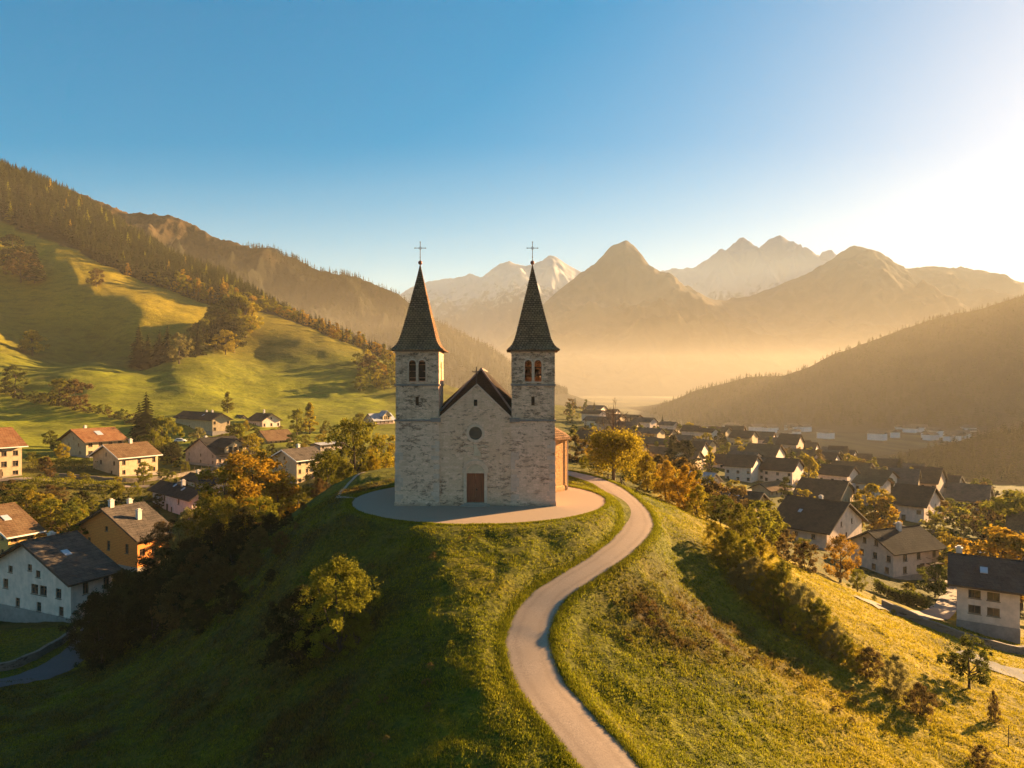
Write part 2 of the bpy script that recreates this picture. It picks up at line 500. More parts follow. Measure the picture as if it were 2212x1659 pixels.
def ground_mat():
    t = NT('meadow')
    co = t.coord('Object')
    ms = t.sep(t.attr('tone').outputs['Color']); m2 = t.sep(t.attr('mask').outputs['Color'])
    n1 = t.noise(co, 0.35, 6, 0.6); n2 = t.noise(co, 3.0, 5, 0.65); n3 = t.noise(co, 0.02, 5, 0.6); n4 = t.noise(co, 14, 3, 0.7)
    green = t.ramp(n2, [(0.3, (0.034, 0.037, 0.003)), (0.5, (0.092, 0.094, 0.005)), (0.7, (0.155, 0.150, 0.008))])
    gold = t.ramp(n2, [(0.3, (0.13, 0.098, 0.006)), (0.5, (0.26, 0.185, 0.009)), (0.72, (0.38, 0.27, 0.014))])
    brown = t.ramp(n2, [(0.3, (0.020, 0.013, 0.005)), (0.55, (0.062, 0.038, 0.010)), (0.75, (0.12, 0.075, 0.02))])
    lawn_ = t.ramp(n1, [(0.3, (0.115, 0.130, 0.005)), (0.7, (0.22, 0.215, 0.008))])
    f1 = t.math('ADD', ms[0], t.math('MULTIPLY', t.math('SUBTRACT', n1, 0.5), 0.9), True)
    c = t.mix(f1, green, gold)
    c = t.mix(ms[2], c, lawn_)
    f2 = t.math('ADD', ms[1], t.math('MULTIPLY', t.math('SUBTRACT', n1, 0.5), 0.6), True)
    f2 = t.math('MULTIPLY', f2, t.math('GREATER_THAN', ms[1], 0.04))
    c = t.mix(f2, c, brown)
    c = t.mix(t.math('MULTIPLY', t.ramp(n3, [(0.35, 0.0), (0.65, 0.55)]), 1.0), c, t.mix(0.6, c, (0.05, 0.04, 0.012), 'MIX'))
    c = t.mix(m2[0], c, (0.018, 0.015, 0.005))
    fld = t.ramp(t.noise(t.mapping(co, (0.004, 0.0012, 0.004)), 1.0, 5, 0.6), [(0.38, (0.012, 0.012, 0.005)), (0.47, (0.05, 0.044, 0.013)), (0.52, (0.018, 0.018, 0.006)), (0.60, (0.10, 0.085, 0.03))])
    c = t.mix(m2[1], c, fld)
    h = t.math('ADD', t.math('MULTIPLY', n2, 1.0), t.math('MULTIPLY', n4, 0.35))
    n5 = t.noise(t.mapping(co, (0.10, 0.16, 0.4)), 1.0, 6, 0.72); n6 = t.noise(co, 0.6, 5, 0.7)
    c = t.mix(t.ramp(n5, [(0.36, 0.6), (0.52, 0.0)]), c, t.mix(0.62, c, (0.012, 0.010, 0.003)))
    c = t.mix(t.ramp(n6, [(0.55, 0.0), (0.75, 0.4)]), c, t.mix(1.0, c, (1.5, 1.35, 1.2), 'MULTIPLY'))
    far_b = t.bump(t.math('ADD', n5, t.math('MULTIPLY', n6, 0.25)), 0.55, 2.2)
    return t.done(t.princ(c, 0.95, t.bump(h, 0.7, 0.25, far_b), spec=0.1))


M_GROUND = ground_mat()
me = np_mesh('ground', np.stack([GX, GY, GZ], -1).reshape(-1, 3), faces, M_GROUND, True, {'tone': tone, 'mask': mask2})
props(link('ground', me), 'grassy church knoll and valley meadows under the village', kind='structure')


# ------------------------------------------------------------------ path and plaza
def gravel_mat(name, c0, c1, c2, sc=1.0, edge=False):
    t = NT(name); co = t.coord('Object')
    n = t.noise(co, 9 * sc, 5, 0.7); n2 = t.noise(co, 0.7 * sc, 4, 0.6); n3 = t.noise(co, 60 * sc, 2, 0.7)
    c = t.mix(t.ramp(n2, [(0.3, 0.0), (0.7, 1.0)]), t.ramp(n, [(0.3, c0), (0.7, c1)]), c2)
    c = t.mix(t.math('MULTIPLY', t.ramp(n3, [(0.5, 0.0), (0.75, 1.0)]), 0.35), c, (0.12, 0.10, 0.08))
    if edge:
        e = t.sep(t.attr('edge').outputs['Color'])[0]
        e2 = t.math('ADD', e, t.math('MULTIPLY', t.math('SUBTRACT', n, 0.5), 0.45))
        c = t.mix(t.ramp(e2, [(0.80, 0.0), (1.0, 0.8)]), c, (0.085, 0.068, 0.03))
        rut = t.ramp(t.math('ABSOLUTE', t.math('SUBTRACT', t.math('ADD', e, t.math('MULTIPLY', t.math('SUBTRACT', n2, 0.5), 0.25)), 0.48)), [(0.0, 0.45), (0.20, 0.0)])
        c = t.mix(rut, c, t.mix(1.0, c, (0.72, 0.70, 0.68), 'MULTIPLY'))
    return t.done(t.princ(c, 0.92, t.bump(t.math('ADD', n, n3), 0.35, 0.03), spec=0.15))


M_PATH = gravel_mat('path_gravel', (0.24, 0.175, 0.125), (0.44, 0.325, 0.235), (0.32, 0.23, 0.16), 1.0, True)
M_PLAZA = gravel_mat('plaza_gravel', (0.23, 0.165, 0.115), (0.36, 0.255, 0.175), (0.29, 0.205, 0.14), 1.4)

pv, pf = [], []
fine = catmull(PATHC, 4)
W_ = 17
for i, p in enumerate(fine):
    q0 = fine[max(i - 1, 0)]; q1 = fine[min(i + 1, len(fine) - 1)]
    d = Vector((q1.x - q0.x, q1.y - q0.y, 0)).normalized(); nrm = Vector((d.y, -d.x, 0))
    for k in range(W_):
        s = (k / (W_ - 1) * 2 - 1)
        e = 1.32 + 0.10 * float(vnoise(np.array(p.y * 0.9 + 50 * (s > 0)), np.array(p.x * 0.9), 5)) + 0.05 * float(vnoise(np.array(p.y * 4.1), np.array(p.x * 4.1 + 30 * (s > 0)), 8))
        v = p + nrm * (s * e)
        z = p.z + 0.045 - 0.035 * s * s
        pv.append((v.x, v.y, z))
for i in range(len(fine) - 1):
    for k in range(W_ - 1):
        a = i * W_ + k
        pf.append((a, a + 1, a + 1 + W_, a + W_))
props(link('path', np_mesh('path', pv, pf, M_PATH, True, {'edge': np.tile(np.abs(np.linspace(-1, 1, W_)), len(fine))[:, None].repeat(3, 1)})), 'pale winding gravel path climbing the knoll to the church', kind='structure')

pv, pf = [(PLX, PLY, 0.03)], []
NS, NR_ = 160, 8
for r in range(1, NR_ + 1):
    for k in range(NS):
        a = 2 * math.pi * k / NS
        rr = (PLR + 0.12 * float(vnoise(np.array(k * 0.35), np.array(2.0), 3)) + (0.08 * float(vnoise(np.array(k * 1.3), np.array(7.0), 4)))) * r / NR_
        pv.append((PLX + rr * math.cos(a), PLY + rr * math.sin(a), 0.03 if r < NR_ else 0.012))
tri = []
for k in range(NS): tri.append((0, 1 + k, 1 + (k + 1) % NS, 1 + (k + 1) % NS))
for r in range(NR_ - 1):
    for k in range(NS):
        a = 1 + r * NS; tri.append((a + k, a + NS + k, a + NS + (k + 1) % NS, a + (k + 1) % NS))
bm = bmesh.new()
vs = [bm.verts.new(p) for p in pv]
for f in tri: bm.faces.new([vs[i] for i in dict.fromkeys(f)])
props(link('plaza', bm_mesh('plaza', bm, M_PLAZA)), 'round pale gravel forecourt around the stone church', kind='structure')


# ------------------------------------------------------------------ mountains
def ridge(name, label, prof, D, mat, depth, seed, base=-60, rough=0.12, sx=400, tone_f=None, step=4.0, back=0.6, nv=90, gain=0.55, shape=1.2, Dfun=None):
    """prof: display-pixel skyline; the near slope runs from the crest down towards the village"""
    xs = np.arange(prof[0][0], prof[-1][0] + 0.1, step)
    pp = np.array(prof, dtype=float)
    ys = np.interp(xs, pp[:, 0], pp[:, 1])
    k = np.ones(3) / 3
    ys[1:-1] = np.convolve(ys, k, 'valid')
    Dr = np.full(len(xs), float(D)) if Dfun is None else np.interp(xs, [a for a, b in Dfun], [b for a, b in Dfun])
    X0 = (xs - CX) / F * Dr; Z0 = CAMZ - (ys - CY) / F * Dr
    v = np.concatenate([np.linspace(-back, 0, 14)[:-1], np.linspace(0, 1, nv) ** 1.15])
    V, XX = np.meshgrid(v, X0, indexing='ij')
    DRm = np.broadcast_to(Dr, XX.shape); ZZ = np.broadcast_to(Z0, XX.shape)
    Y = DRm - V * depth
    Xw = XX * (1 - 0.0 * V)
    prof_f = np.where(V >= 0, (1 - V) ** shape, 1 + V / back * 0.9)
    z = base + (ZZ - base) * prof_f
    amp = (ZZ - base).clip(20) * rough
    n = fbm(Xw / sx, Y / sx, 7, seed, gain, True)
    env = np.clip(np.abs(V) * 6, 0, 1) * np.clip((1 - np.abs(V)) * 3, 0, 1)
    gul = fbm(Xw / sx * 1.6 + 9, Y / sx * 0.45, 5, seed + 5, 0.5, True)
    z = z + amp * env * (n * 0.7 + gul * 0.7 - 0.35)
    z = z + amp * 0.10 * fbm(Xw / sx * 5, Y / sx * 5, 4, seed + 9, 0.6, True) * np.clip((1 - np.abs(V)) * 3, 0, 1)
    n0, n1 = XX.shape
    idx = np.arange(n0 * n1).reshape(n0, n1)
    fc = np.stack([idx[:-1, :-1], idx[:-1, 1:], idx[1:, 1:], idx[1:, :-1]], -1).reshape(-1, 4)
    co = np.stack([Xw, Y, z], -1)
    o = props(link(name, np_mesh(name, co.reshape(-1, 3), fc, mat, True)), label, kind='structure')
    return o, co


def rock_mat(name, low, high, snow=None, zsnow=900, sc=0.004):
    t = NT(name); co = t.coord('Object')
    n = t.noise(co, sc, 8, 0.65); n2 = t.noise(co, sc * 6, 6, 0.7)
    c = t.mix(t.ramp(n, [(0.35, 0.0), (0.65, 1.0)]), low, high)
    c = t.mix(0.5, c, t.mix(n2, t.mix(0.6, c, (0.01, 0.01, 0.01)), c))
    if snow:
        z = t.sepxyz(co)[2]
        m = t.math('ADD', t.math('MULTIPLY', t.math('SUBTRACT', z, zsnow), 0.004), t.math('MULTIPLY', t.math('SUBTRACT', n2, 0.52), 7.0), True)
        c = t.mix(t.math('MULTIPLY', m, 0.5), c, snow)
    return t.done(t.princ(c, 0.95, t.bump(n2, 0.8, 12.0), spec=0.05))


M_ROCK = rock_mat('far_rock', (0.06, 0.052, 0.045), (0.12, 0.10, 0.085), (0.40, 0.40, 0.45), 1050, 0.0012)
M_ROCK2 = rock_mat('mid_rock', (0.035, 0.030, 0.022), (0.08, 0.062, 0.042), None, 0, 0.002)
M_WOODED = rock_mat('wooded_slope', (0.016, 0.015, 0.008), (0.034, 0.028, 0.013), None, 0, 0.02)


def left_mtn_mat():
    t = NT('left_mountain'); co = t.coord('Object')
    n = t.noise(co, 0.0035, 7, 0.6, 0.6); n2 = t.noise(co, 0.03, 6, 0.75); z = t.sepxyz(co)[2]
    grass = t.ramp(n2, [(0.35, (0.055, 0.034, 0.016)), (0.65, (0.13, 0.082, 0.036))])
    wood_ = t.ramp(n2, [(0.35, (0.007, 0.008, 0.005)), (0.65, (0.024, 0.022, 0.012))])
    m = t.math('ADD', t.math('MULTIPLY', t.math('SUBTRACT', z, 430), 0.005), t.math('MULTIPLY', t.math('SUBTRACT', n, 0.52), 5.5), True)
    return t.done(t.princ(t.mix(m, wood_, grass), 0.95, t.bump(n2, 0.9, 10.0), spec=0.05))


M_LEFTM = left_mtn_mat()
ridge('mountain', 'distant jagged snow-streaked mountain range on the horizon',
      [(700, 680), (860, 640), (892, 620), (950, 606), (985, 602), (1010, 595), (1040, 599), (1070, 580), (1100, 565), (1120, 572), (1140, 574), (1165, 566), (1190, 550), (1205, 560), (1222, 573), (1250, 590), (1330, 600), (1420, 586), (1450, 584), (1480, 583),
       (1500, 578), (1530, 560), (1560, 549), (1585, 530), (1602, 517), (1618, 532), (1637, 545), (1660, 524), (1676, 514), (1687, 510), (1703, 524), (1722, 537), (1750, 552), (1777, 571), (1850, 600), (1960, 620), (2300, 640)],
      10500, M_ROCK, 4200, 11, rough=0.30, sx=1300, shape=1.25, nv=120)
ridge('mountain', 'hazy brown mountain with a rounded summit rising behind the church',
      [(900, 835), (1000, 800), (1090, 740), (1150, 680), (1200, 632), (1250, 592), (1285, 572), (1300, 556), (1320, 535), (1337, 526), (1350, 523), (1364, 527), (1376, 540), (1390, 565), (1405, 580), (1430, 598), (1480, 632), (1540, 650), (1620, 641), (1690, 615), (1740, 595),
       (1775, 575), (1810, 551), (1835, 536), (1850, 531), (1868, 536), (1890, 549), (1915, 562), (1933, 578), (1960, 581), (2005, 576), (2040, 576), (2090, 580), (2130, 590), (2170, 604), (2230, 612), (2500, 640)],
      7000, M_ROCK2, 3200, 23, rough=0.22, sx=900, nv=130)
LM, LMC = ridge('mountain', 'wooded brown mountain shoulder descending behind the meadow hill',
      [(-200, 330), (100, 405), (180, 430), (280, 461), (330, 464), (370, 470), (430, 497), (475, 515), (520, 534), (575, 543), (640, 560), (690, 585), (760, 600), (820, 622), (870, 645), (920, 685), (960, 705), (1010, 735), (1060, 760), (1090, 778), (1130, 805), (1180, 835), (1260, 862)],
      2300, M_LEFTM, 1100, 37, rough=0.30, sx=330, step=3.0, nv=110)
RM, RMC = ridge('mountain', 'dark wooded mountain slope in golden haze rising to the right',
      [(1360, 912), (1400, 893), (1440, 872), (1500, 845), (1560, 830), (1615, 815), (1690, 812), (1740, 797), (1800, 765), (1870, 742), (1930, 720), (2000, 695), (2080, 676), (2140, 662), (2212, 640), (2300, 610), (2700, 500)],
      1500, M_WOODED, 620, 51, rough=0.16, sx=260, step=3.0, nv=100, Dfun=[(1360, 1700), (1800, 1500), (2212, 1450), (2700, 1200)])
RH, RHC = ridge('hill', 'low dark wooded hill below the right mountain slope',
      [(1900, 1010), (1960, 985), (2040, 960), (2120, 940), (2212, 925), (2350, 900), (2700, 860)],
      560, M_WOODED, 130, 61, base=-58, rough=0.15, sx=90, step=4.0, nv=50)
# ------------------------------------------------------------------ church
def stone_mat(name, base, mid, dark, amount=0.5, tint=(1, 1, 1)):
    t = NT(name); co = t.coord('Object')
    x, y, z = t.sepxyz(co)
    uv = t.comb(t.math('ADD', x, y), z, t.math('MULTIPLY', t.math('SUBTRACT', x, y), 0.3))
    wob = t.noise(uv, 2.2, 3, 0.6, out='Color')
    uvw = t.node('ShaderNodeVectorMath', operation='ADD'); t.set(uvw.inputs[0], uv)
    sc = t.node('ShaderNodeVectorMath', operation='SCALE'); t.set(sc.inputs[0], wob); sc.inputs['Scale'].default_value = 0.22
    t.l.new(sc.outputs[0], uvw.inputs[1])
    br = t.node('ShaderNodeTexBrick'); t.set(br.inputs['Vector'], uvw.outputs[0])
    br.inputs['Color1'].default_value = (0.25, 0.25, 0.25, 1); br.inputs['Color2'].default_value = (1, 1, 1, 1); br.inputs['Mortar'].default_value = (0.45, 0.45, 0.45, 1)
    br.inputs['Scale'].default_value = 1.0; br.inputs['Brick Width'].default_value = 0.66; br.inputs['Row Height'].default_value = 0.27; br.inputs['Mortar Size'].default_value = 0.04; br.inputs['Mortar Smooth'].default_value = 0.6; br.inputs['Bias'].default_value = -0.1
    br.offset = 0.43; br.squash = 0.7; br.squash_frequency = 3
    strch = t.mapping(uvw.outputs[0], (1.0, 2.6, 1))
    n1 = t.noise(strch, 1.7, 6, 0.68); n2 = t.noise(uv, 0.33, 4, 0.6); n3 = t.noise(strch, 5.5, 4, 0.7)
    rows_ = t.noise(t.mapping(uvw.outputs[0], (0.22, 1.9, 1)), 1.5, 3, 0.6)
    c = t.mix(t.ramp(n3, [(0.35, 0.0), (0.7, 1.0)]), base, mid)
    c = t.mix(t.math('MULTIPLY', t.ramp(br.outputs['Color'], [(0.2, 0.85), (0.75, 0.0)]), amount + 0.25), c, mid)
    patch = t.ramp(t.math('ADD', n1, t.math('ADD', t.math('MULTIPLY', t.math('SUBTRACT', n2, 0.5), 0.5), t.math('MULTIPLY', t.math('SUBTRACT', rows_, 0.5), 0.35))), [(0.60 - 0.12 * amount, 0.0), (0.68 - 0.10 * amount, 1.0)])
    c = t.mix(t.math('MULTIPLY', patch, t.ramp(n3, [(0.38, 0.15), (0.55, 0.9)])), c, dark)
    stk = t.noise(t.mapping(uv, (2.4, 0.16, 1)), 1.0, 4, 0.6)
    c = t.mix(t.ramp(stk, [(0.52, 0.0), (0.74, 0.4)]), c, t.mix(1.0, c, (0.60, 0.54, 0.50), 'MULTIPLY'))
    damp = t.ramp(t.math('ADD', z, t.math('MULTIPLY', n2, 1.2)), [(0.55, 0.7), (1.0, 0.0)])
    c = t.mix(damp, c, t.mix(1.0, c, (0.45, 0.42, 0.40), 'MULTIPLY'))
    c = t.mix(1.0, c, tint, 'MULTIPLY')
    h = t.math('ADD', t.math('MULTIPLY', br.outputs['Fac'], -0.5), t.math('ADD', n3, t.math('MULTIPLY', n1, 0.8)))
    return t.done(t.princ(c, 0.9, t.bump(h, 0.7, 0.07), spec=0.15))


M_STONE = stone_mat('rubble_stone', (0.88, 0.555, 0.375), (0.60, 0.355, 0.225), (0.15, 0.07, 0.038), 0.58)
M_STONE_UP = stone_mat('upper_rubble', (0.86, 0.535, 0.35), (0.52, 0.305, 0.185), (0.10, 0.055, 0.03), 0.85)
M_STONE_MID = stone_mat('middle_rubble', (0.87, 0.545, 0.36), (0.54, 0.32, 0.195), (0.11, 0.06, 0.033), 0.74)
M_STONE_FAC = stone_mat('facade_rubble', (0.88, 0.54, 0.355), (0.60, 0.345, 0.20), (0.18, 0.085, 0.045), 0.50)
M_APSE = stone_mat('warm_render', (0.52, 0.30, 0.13), (0.42, 0.22, 0.085), (0.24, 0.115, 0.045), 0.4)


def plain(name, col, rough=0.8, var=0.25, sc=4.0, bump=0.25, spec=0.2, metal=0.0):
    t = NT(name); co = t.coord('Object')
    n = t.noise(co, sc, 5, 0.65); n2 = t.noise(co, sc * 0.15, 3, 0.6)
    k = t.math('ADD', t.math('MULTIPLY', n, 0.7), t.math('MULTIPLY', n2, 0.6))
    lo = tuple(v * (1 - var) for v in col); hi = tuple(min(1, v * (1 + var)) for v in col)
    return t.done(t.princ(t.ramp(k, [(0.4, lo), (0.9, hi)]), rough, t.bump(n, bump, 0.03), metal, spec))


M_ASHLAR = plain('dressed_stone', (0.62, 0.395, 0.26), 0.85, 0.25, 5)
M_QUOIN = plain('grey_quoin', (0.56, 0.365, 0.26), 0.85, 0.3, 3)
M_BAND = plain('string_course_stone', (0.22, 0.17, 0.14), 0.9, 0.3, 4)
M_DARK = plain('dark_opening', (0.012, 0.010, 0.009), 0.6, 0.2)
M_IRON = plain('wrought_iron', (0.05, 0.04, 0.035), 0.5, 0.3, 8, 0.1, 0.4, 0.6)
M_COPPER = plain('rusty_ball', (0.22, 0.07, 0.035), 0.5, 0.3, 5, 0.1, 0.4, 0.3)
M_STEP = plain('step_stone', (0.33, 0.25, 0.19), 0.9, 0.25, 3)
M_DIRTWOOD = plain('old_beam', (0.09, 0.06, 0.04), 0.85, 0.3, 6)


def glass_mat():
    t = NT('window_glass'); n = t.noise(t.coord('Object'), 1.5, 2)
    return t.done(t.princ(t.ramp(n, [(0.3, (0.02, 0.02, 0.022)), (0.7, (0.05, 0.048, 0.045))]), 0.12, spec=0.5))


M_GLASS = glass_mat()


def tile_mat(name, c0, c1, c2, rw=0.45, rh=0.28, zk=1.6, strength=0.8, mortar=0.25):
    """slate or tile courses following the slope"""
    t = NT(name); co = t.coord('Object'); x, y, z = t.sepxyz(co)
    uv = t.comb(t.math('ADD', x, t.math('MULTIPLY', y, 0.35)), t.math('MULTIPLY', z, zk), 0)
    w0 = t.noise(co, 3.0, 3, out='Color')
    sc = t.node('ShaderNodeVectorMath', operation='SCALE'); t.set(sc.inputs[0], w0); sc.inputs['Scale'].default_value = 0.10
    ad = t.node('ShaderNodeVectorMath', operation='ADD'); t.set(ad.inputs[0], uv); t.l.new(sc.outputs[0], ad.inputs[1])
    br = t.node('ShaderNodeTexBrick'); t.set(br.inputs['Vector'], ad.outputs[0])
    br.inputs['Color1'].default_value = (0.1, 0.1, 0.1, 1); br.inputs['Color2'].default_value = (1, 1, 1, 1); br.inputs['Mortar'].default_value = (0, 0, 0, 1)
    br.inputs['Scale'].default_value = 1.0; br.inputs['Brick Width'].default_value = rw; br.inputs['Row Height'].default_value = rh; br.inputs['Mortar Size'].default_value = 0.03; br.inputs['Mortar Smooth'].default_value = 0.3
    n = t.noise(co, 6, 5, 0.7); n2 = t.noise(co, 0.5, 4, 0.65)
    c = t.mix(br.outputs['Color'], c0, c1)
    c = t.mix(t.ramp(t.math('ADD', t.math('MULTIPLY', n, 0.5), t.math('MULTIPLY', n2, 0.6)), [(0.48, 0.0), (0.68, 0.85)]), c, c2)
    c = t.mix(t.math('MULTIPLY', br.outputs['Fac'], mortar), c, (0.01, 0.008, 0.006))
    h = t.math('ADD', t.math('MULTIPLY', br.outputs['Color'], 0.6), t.math('SUBTRACT', n, t.math('MULTIPLY', br.outputs['Fac'], 0.8)))
    return t.done(t.princ(c, 0.95, t.bump(h, strength, 0.06), spec=0.04))


M_SPIRE = tile_mat('spire_shingle', (0.10, 0.056, 0.033), (0.27, 0.155, 0.09), (0.32, 0.18, 0.085), 0.30, 0.20, 1.0, 1.0, 0.6)
M_NAVE = tile_mat('nave_slate', (0.020, 0.014, 0.010), (0.045, 0.03, 0.022), (0.05, 0.034, 0.022), 0.4, 0.25, 1.5)


def door_mat():
    t = NT('door_wood'); co = t.coord('Object'); x, y, z = t.sepxyz(co)
    g = t.noise(t.mapping(co, (14, 14, 0.8)), 1.0, 5, 0.6)
    pl = t.math('LESS_THAN', t.math('FRACT', t.math('MULTIPLY', t.math('ADD', x, 20), 5.0)), 0.07)
    c = t.ramp(g, [(0.3, (0.17, 0.042, 0.016)), (0.7, (0.32, 0.085, 0.034))])
    c = t.mix(t.math('MULTIPLY', pl, 0.7), c, (0.03, 0.010, 0.006))
    return t.done(t.princ(c, 0.6, t.bump(t.math('SUBTRACT', g, pl), 0.4, 0.02)))


M_DOOR = door_mat()

ch = empty('church', (0, 0, 0))
props(ch, 'pale rubble stone church with two pointed bell towers on the grassy knoll', 'church')

TW, TD, T0 = 3.95, 4.1, 62.0        # tower width, depth, front plane
Z1, Z2, ZE = 7.84, 11.04, 14.2
for cx_ in (-8.61, 1.92):
    def fm(u, v, w_, c=cx_): return (c + u, T0 + w_, v)
    tw = None
    h = TW / 2
    # lower shaft: four walls as one tapered box ring, belfry with open lancets
    bm = bmesh.new()
    def lev(z, e): return [bm.verts.new((cx_ + sx * (h + e), T0 + TD / 2 + sy * (TD / 2 + e), z)) for sx, sy in ((-1, -1), (1, -1), (1, 1), (-1, 1))]
    Ls = [lev(-0.6, 0.14), lev(0.32, 0.10), lev(0.5, 0.05), lev(2.5, 0.03), lev(Z1, 0.0)]
    for a, b in zip(Ls, Ls[1:]):
        for k in range(4): bm.faces.new((a[k], a[(k + 1) % 4], b[(k + 1) % 4], b[k]))
    bm.faces.new(Ls[-1])
    tw = link('tower', bm_mesh('tower', bm, M_STONE), ch)
    # middle stage with slit
    bm = bmesh.new()
    e = -0.02
    slit = rect(-0.16, 0.14, 9.15, 9.95)
    holed(bm, rect(-h - e - 0.0, h + e, Z1, Z2), [slit], -e, 0.45, fm)
    box(bm, cx_ - h - e, cx_ - h + 0.45, T0 + 0.45, T0 + TD + e, Z1, Z2); box(bm, cx_ + h - 0.45, cx_ + h + e, T0 + 0.45, T0 + TD + e, Z1, Z2)
    box(bm, cx_ - h + 0.45, cx_ + h - 0.45, T0 + TD - 0.45, T0 + TD + e, Z1, Z2)
    box(bm, cx_ - h + 0.45, cx_ + h - 0.45, T0 + 0.45, T0 + TD - 0.45, Z1, Z1 + 0.1)
    link('middle_stage', bm_mesh('middle_stage', bm, M_STONE_MID), tw)
    bm = bmesh.new(); box(bm, cx_ - 0.24, cx_ + 0.22, T0 + 0.30, T0 + 0.34, 9.05, 10.05)
    link('slit_window', bm_mesh('slit_window', bm, plain('slit_shutter', (0.05, 0.028, 0.02), 0.8)), tw)
    # belfry
    bm = bmesh.new()
    ar = [arch(-0.76, -0.12, 11.32, 13.28), arch(0.12, 0.76, 11.32, 13.28)]
    holed(bm, rect(-h, h, Z2, ZE), ar, 0.0, 0.45, fm)
    holed(bm, rect(-h, h, Z2, ZE), [] if cx_ < 0 else [rect(-0.52, -0.20, 11.9, 12.35), rect(0.16, 0.44, 11.75, 12.0), rect(0.2, 0.5, 12.15, 12.4)], TD - 0.45, TD, fm)
    def fx(u, v, w_, c=cx_): return (c + w_, T0 + TD / 2 + u, v)
    hy = TD / 2 - 0.45
    for w0, w1 in ((-h, -h + 0.45), (h - 0.45, h)):
        holed(bm, rect(-hy, hy, Z2, ZE), [] if w0 < 0 else [arch(-0.62, -0.10, 11.32, 13.2), arch(0.10, 0.62, 11.32, 13.2)], w0, w1, fx)
    bel = link('belfry', bm_mesh('belfry', bm, M_STONE_UP), tw)
    bm = bmesh.new()   # dressed arches and sills round the lancets, front and sides
    for u0, u1 in ((-0.76, -0.12), (0.12, 0.76)):
        a_in = arch(u0, u1, 11.32, 13.28, 10); a_out = arch(u0 - 0.11, u1 + 0.11, 11.32, 13.42, 10)
        for i in range(1, len(a_in)):
            j = (i + 1) % len(a_in)
            if j == 0: continue
            qi = [a_in[i], a_in[j], a_out[j], a_out[i]]
            prism(bm, qi, -0.035, 0.12, fm)
        i, j = len(a_in) - 1, 0
        prism(bm, [a_in[i], a_in[j], a_out[j], a_out[i]], -0.035, 0.12, fm)
    box(bm, cx_ - 0.95, cx_ + 0.95, T0 - 0.06, T0 + 0.2, 11.20, 11.315)
    link('lancet_surround', bm_mesh('lancet_surround', bm, M_ASHLAR), bel)
    # louvre beams and bell
    bm = bmesh.new()
    for zz in (11.9, 12.55):
        box(bm, cx_ - h + 0.45, cx_ + h - 0.45, T0 + 1.2, T0 + 1.34, zz, zz + 0.14)
    if cx_ < 0:
        for zz in np.arange(11.4, 13.1, 0.30):
            box(bm, cx_ - 0.9, cx_ + 0.9, T0 + 0.5, T0 + 0.75, zz, zz + 0.24)
    link('bell_frame', bm_mesh('bell_frame', bm, M_DIRTWOOD), bel)
    bm = bmesh.new()
    for k in (-0.42, 0.42) if cx_ > 0 else (0.0,):
        pr = [(0.10, 12.5), (0.22, 12.45), (0.27, 12.2), (0.32, 11.95), (0.42, 11.75), (0.40, 11.72)]
        tube(bm, [(cx_ + k, T0 + 2.0, z) for r_, z in pr], [r_ for r_, z in pr], 16)
    link('bell', bm_mesh('bell', bm, plain('bell_bronze', (0.16, 0.10, 0.05), 0.4, 0.2, 3, 0.1, 0.5, 0.8), True), bel)
    # string courses and cornice
    for z, dz, o_ in ((Z1 - 0.12, 0.16, 0.10), (Z2 - 0.1, 0.15, 0.10), (ZE - 0.16, 0.15, 0.08)):
        bm = bmesh.new()
        o1 = h + o_; oy = TD / 2 + o_; cyy = T0 + TD / 2
        for s in (-1, 1):
            box(bm, cx_ - o1, cx_ + o1, cyy + s * oy - (0.25 if s > 0 else 0), cyy + s * oy + (0.25 if s < 0 else 0), z, z + dz)
            box(bm, cx_ + s * o1 - (0.25 if s > 0 else 0), cx_ + s * o1 + (0.25 if s < 0 else 0), cyy - oy + 0.25, cyy + oy - 0.25, z, z + dz)
        link('string_course', bm_mesh('string_course', bm, M_BAND), tw)
    # grey corner stones low on the tower
    rq = random.Random(3)
    for sx in (-1, 1):
        z = 0.34
        while z < 5.6:
            hh = rq.uniform(0.28, 0.46); l = rq.choice((0.38, 0.75, 0.55))
            if rq.random() < 0.72:
                xo = cx_ + sx * (h + 0.05)
                bm = bmesh.new(); box(bm, min(xo, xo - sx * l), max(xo, xo - sx * l), T0 - 0.07 + 0.005 * z, T0 + 0.5, z, z + hh - 0.03)
                link('corner_stone', bm_mesh('corner_stone', bm, M_QUOIN), tw)
            z += hh
    # flared spire
    cyy = T0 + TD / 2
    prof = [(2.42, ZE - 0.04), (2.40, ZE + 0.04), (2.16, ZE + 0.22), (1.97, ZE + 0.45), (1.80, ZE + 0.75), (1.66, ZE + 1.1), (1.50, ZE + 1.7), (1.28, ZE + 2.6), (0.95, ZE + 4.0), (0.62, ZE + 5.4), (0.30, ZE + 6.8), (0.05, ZE + 8.0)]
    bm = bmesh.new()
    rings = []
    NSEG = 6
    rs = random.Random(5)
    for r_, z in prof:
        ring = []
        for k in range(4):
            x0, y0 = ((-1, -1), (1, -1), (1, 1), (-1, 1))[k]; x1, y1 = ((1, -1), (1, 1), (-1, 1), (-1, -1))[k]
            for q in range(NSEG):
                f_ = q / NSEG
                jit = 0.0 if z > ZE + 7.9 else rs.uniform(-0.018, 0.018)
                ring.append(bm.verts.new((cx_ + (x0 + (x1 - x0) * f_) * (r_ + jit), cyy + (y0 + (y1 - y0) * f_) * (r_ + 0.05 * r_ / 2.4 + jit), z + rs.uniform(-0.012, 0.012))))
        rings.append(ring)
    nn = 4 * NSEG
    for a, b in zip(rings, rings[1:]):
        for k in range(nn): bm.faces.new((a[k], a[(k + 1) % nn], b[(k + 1) % nn], b[k]))
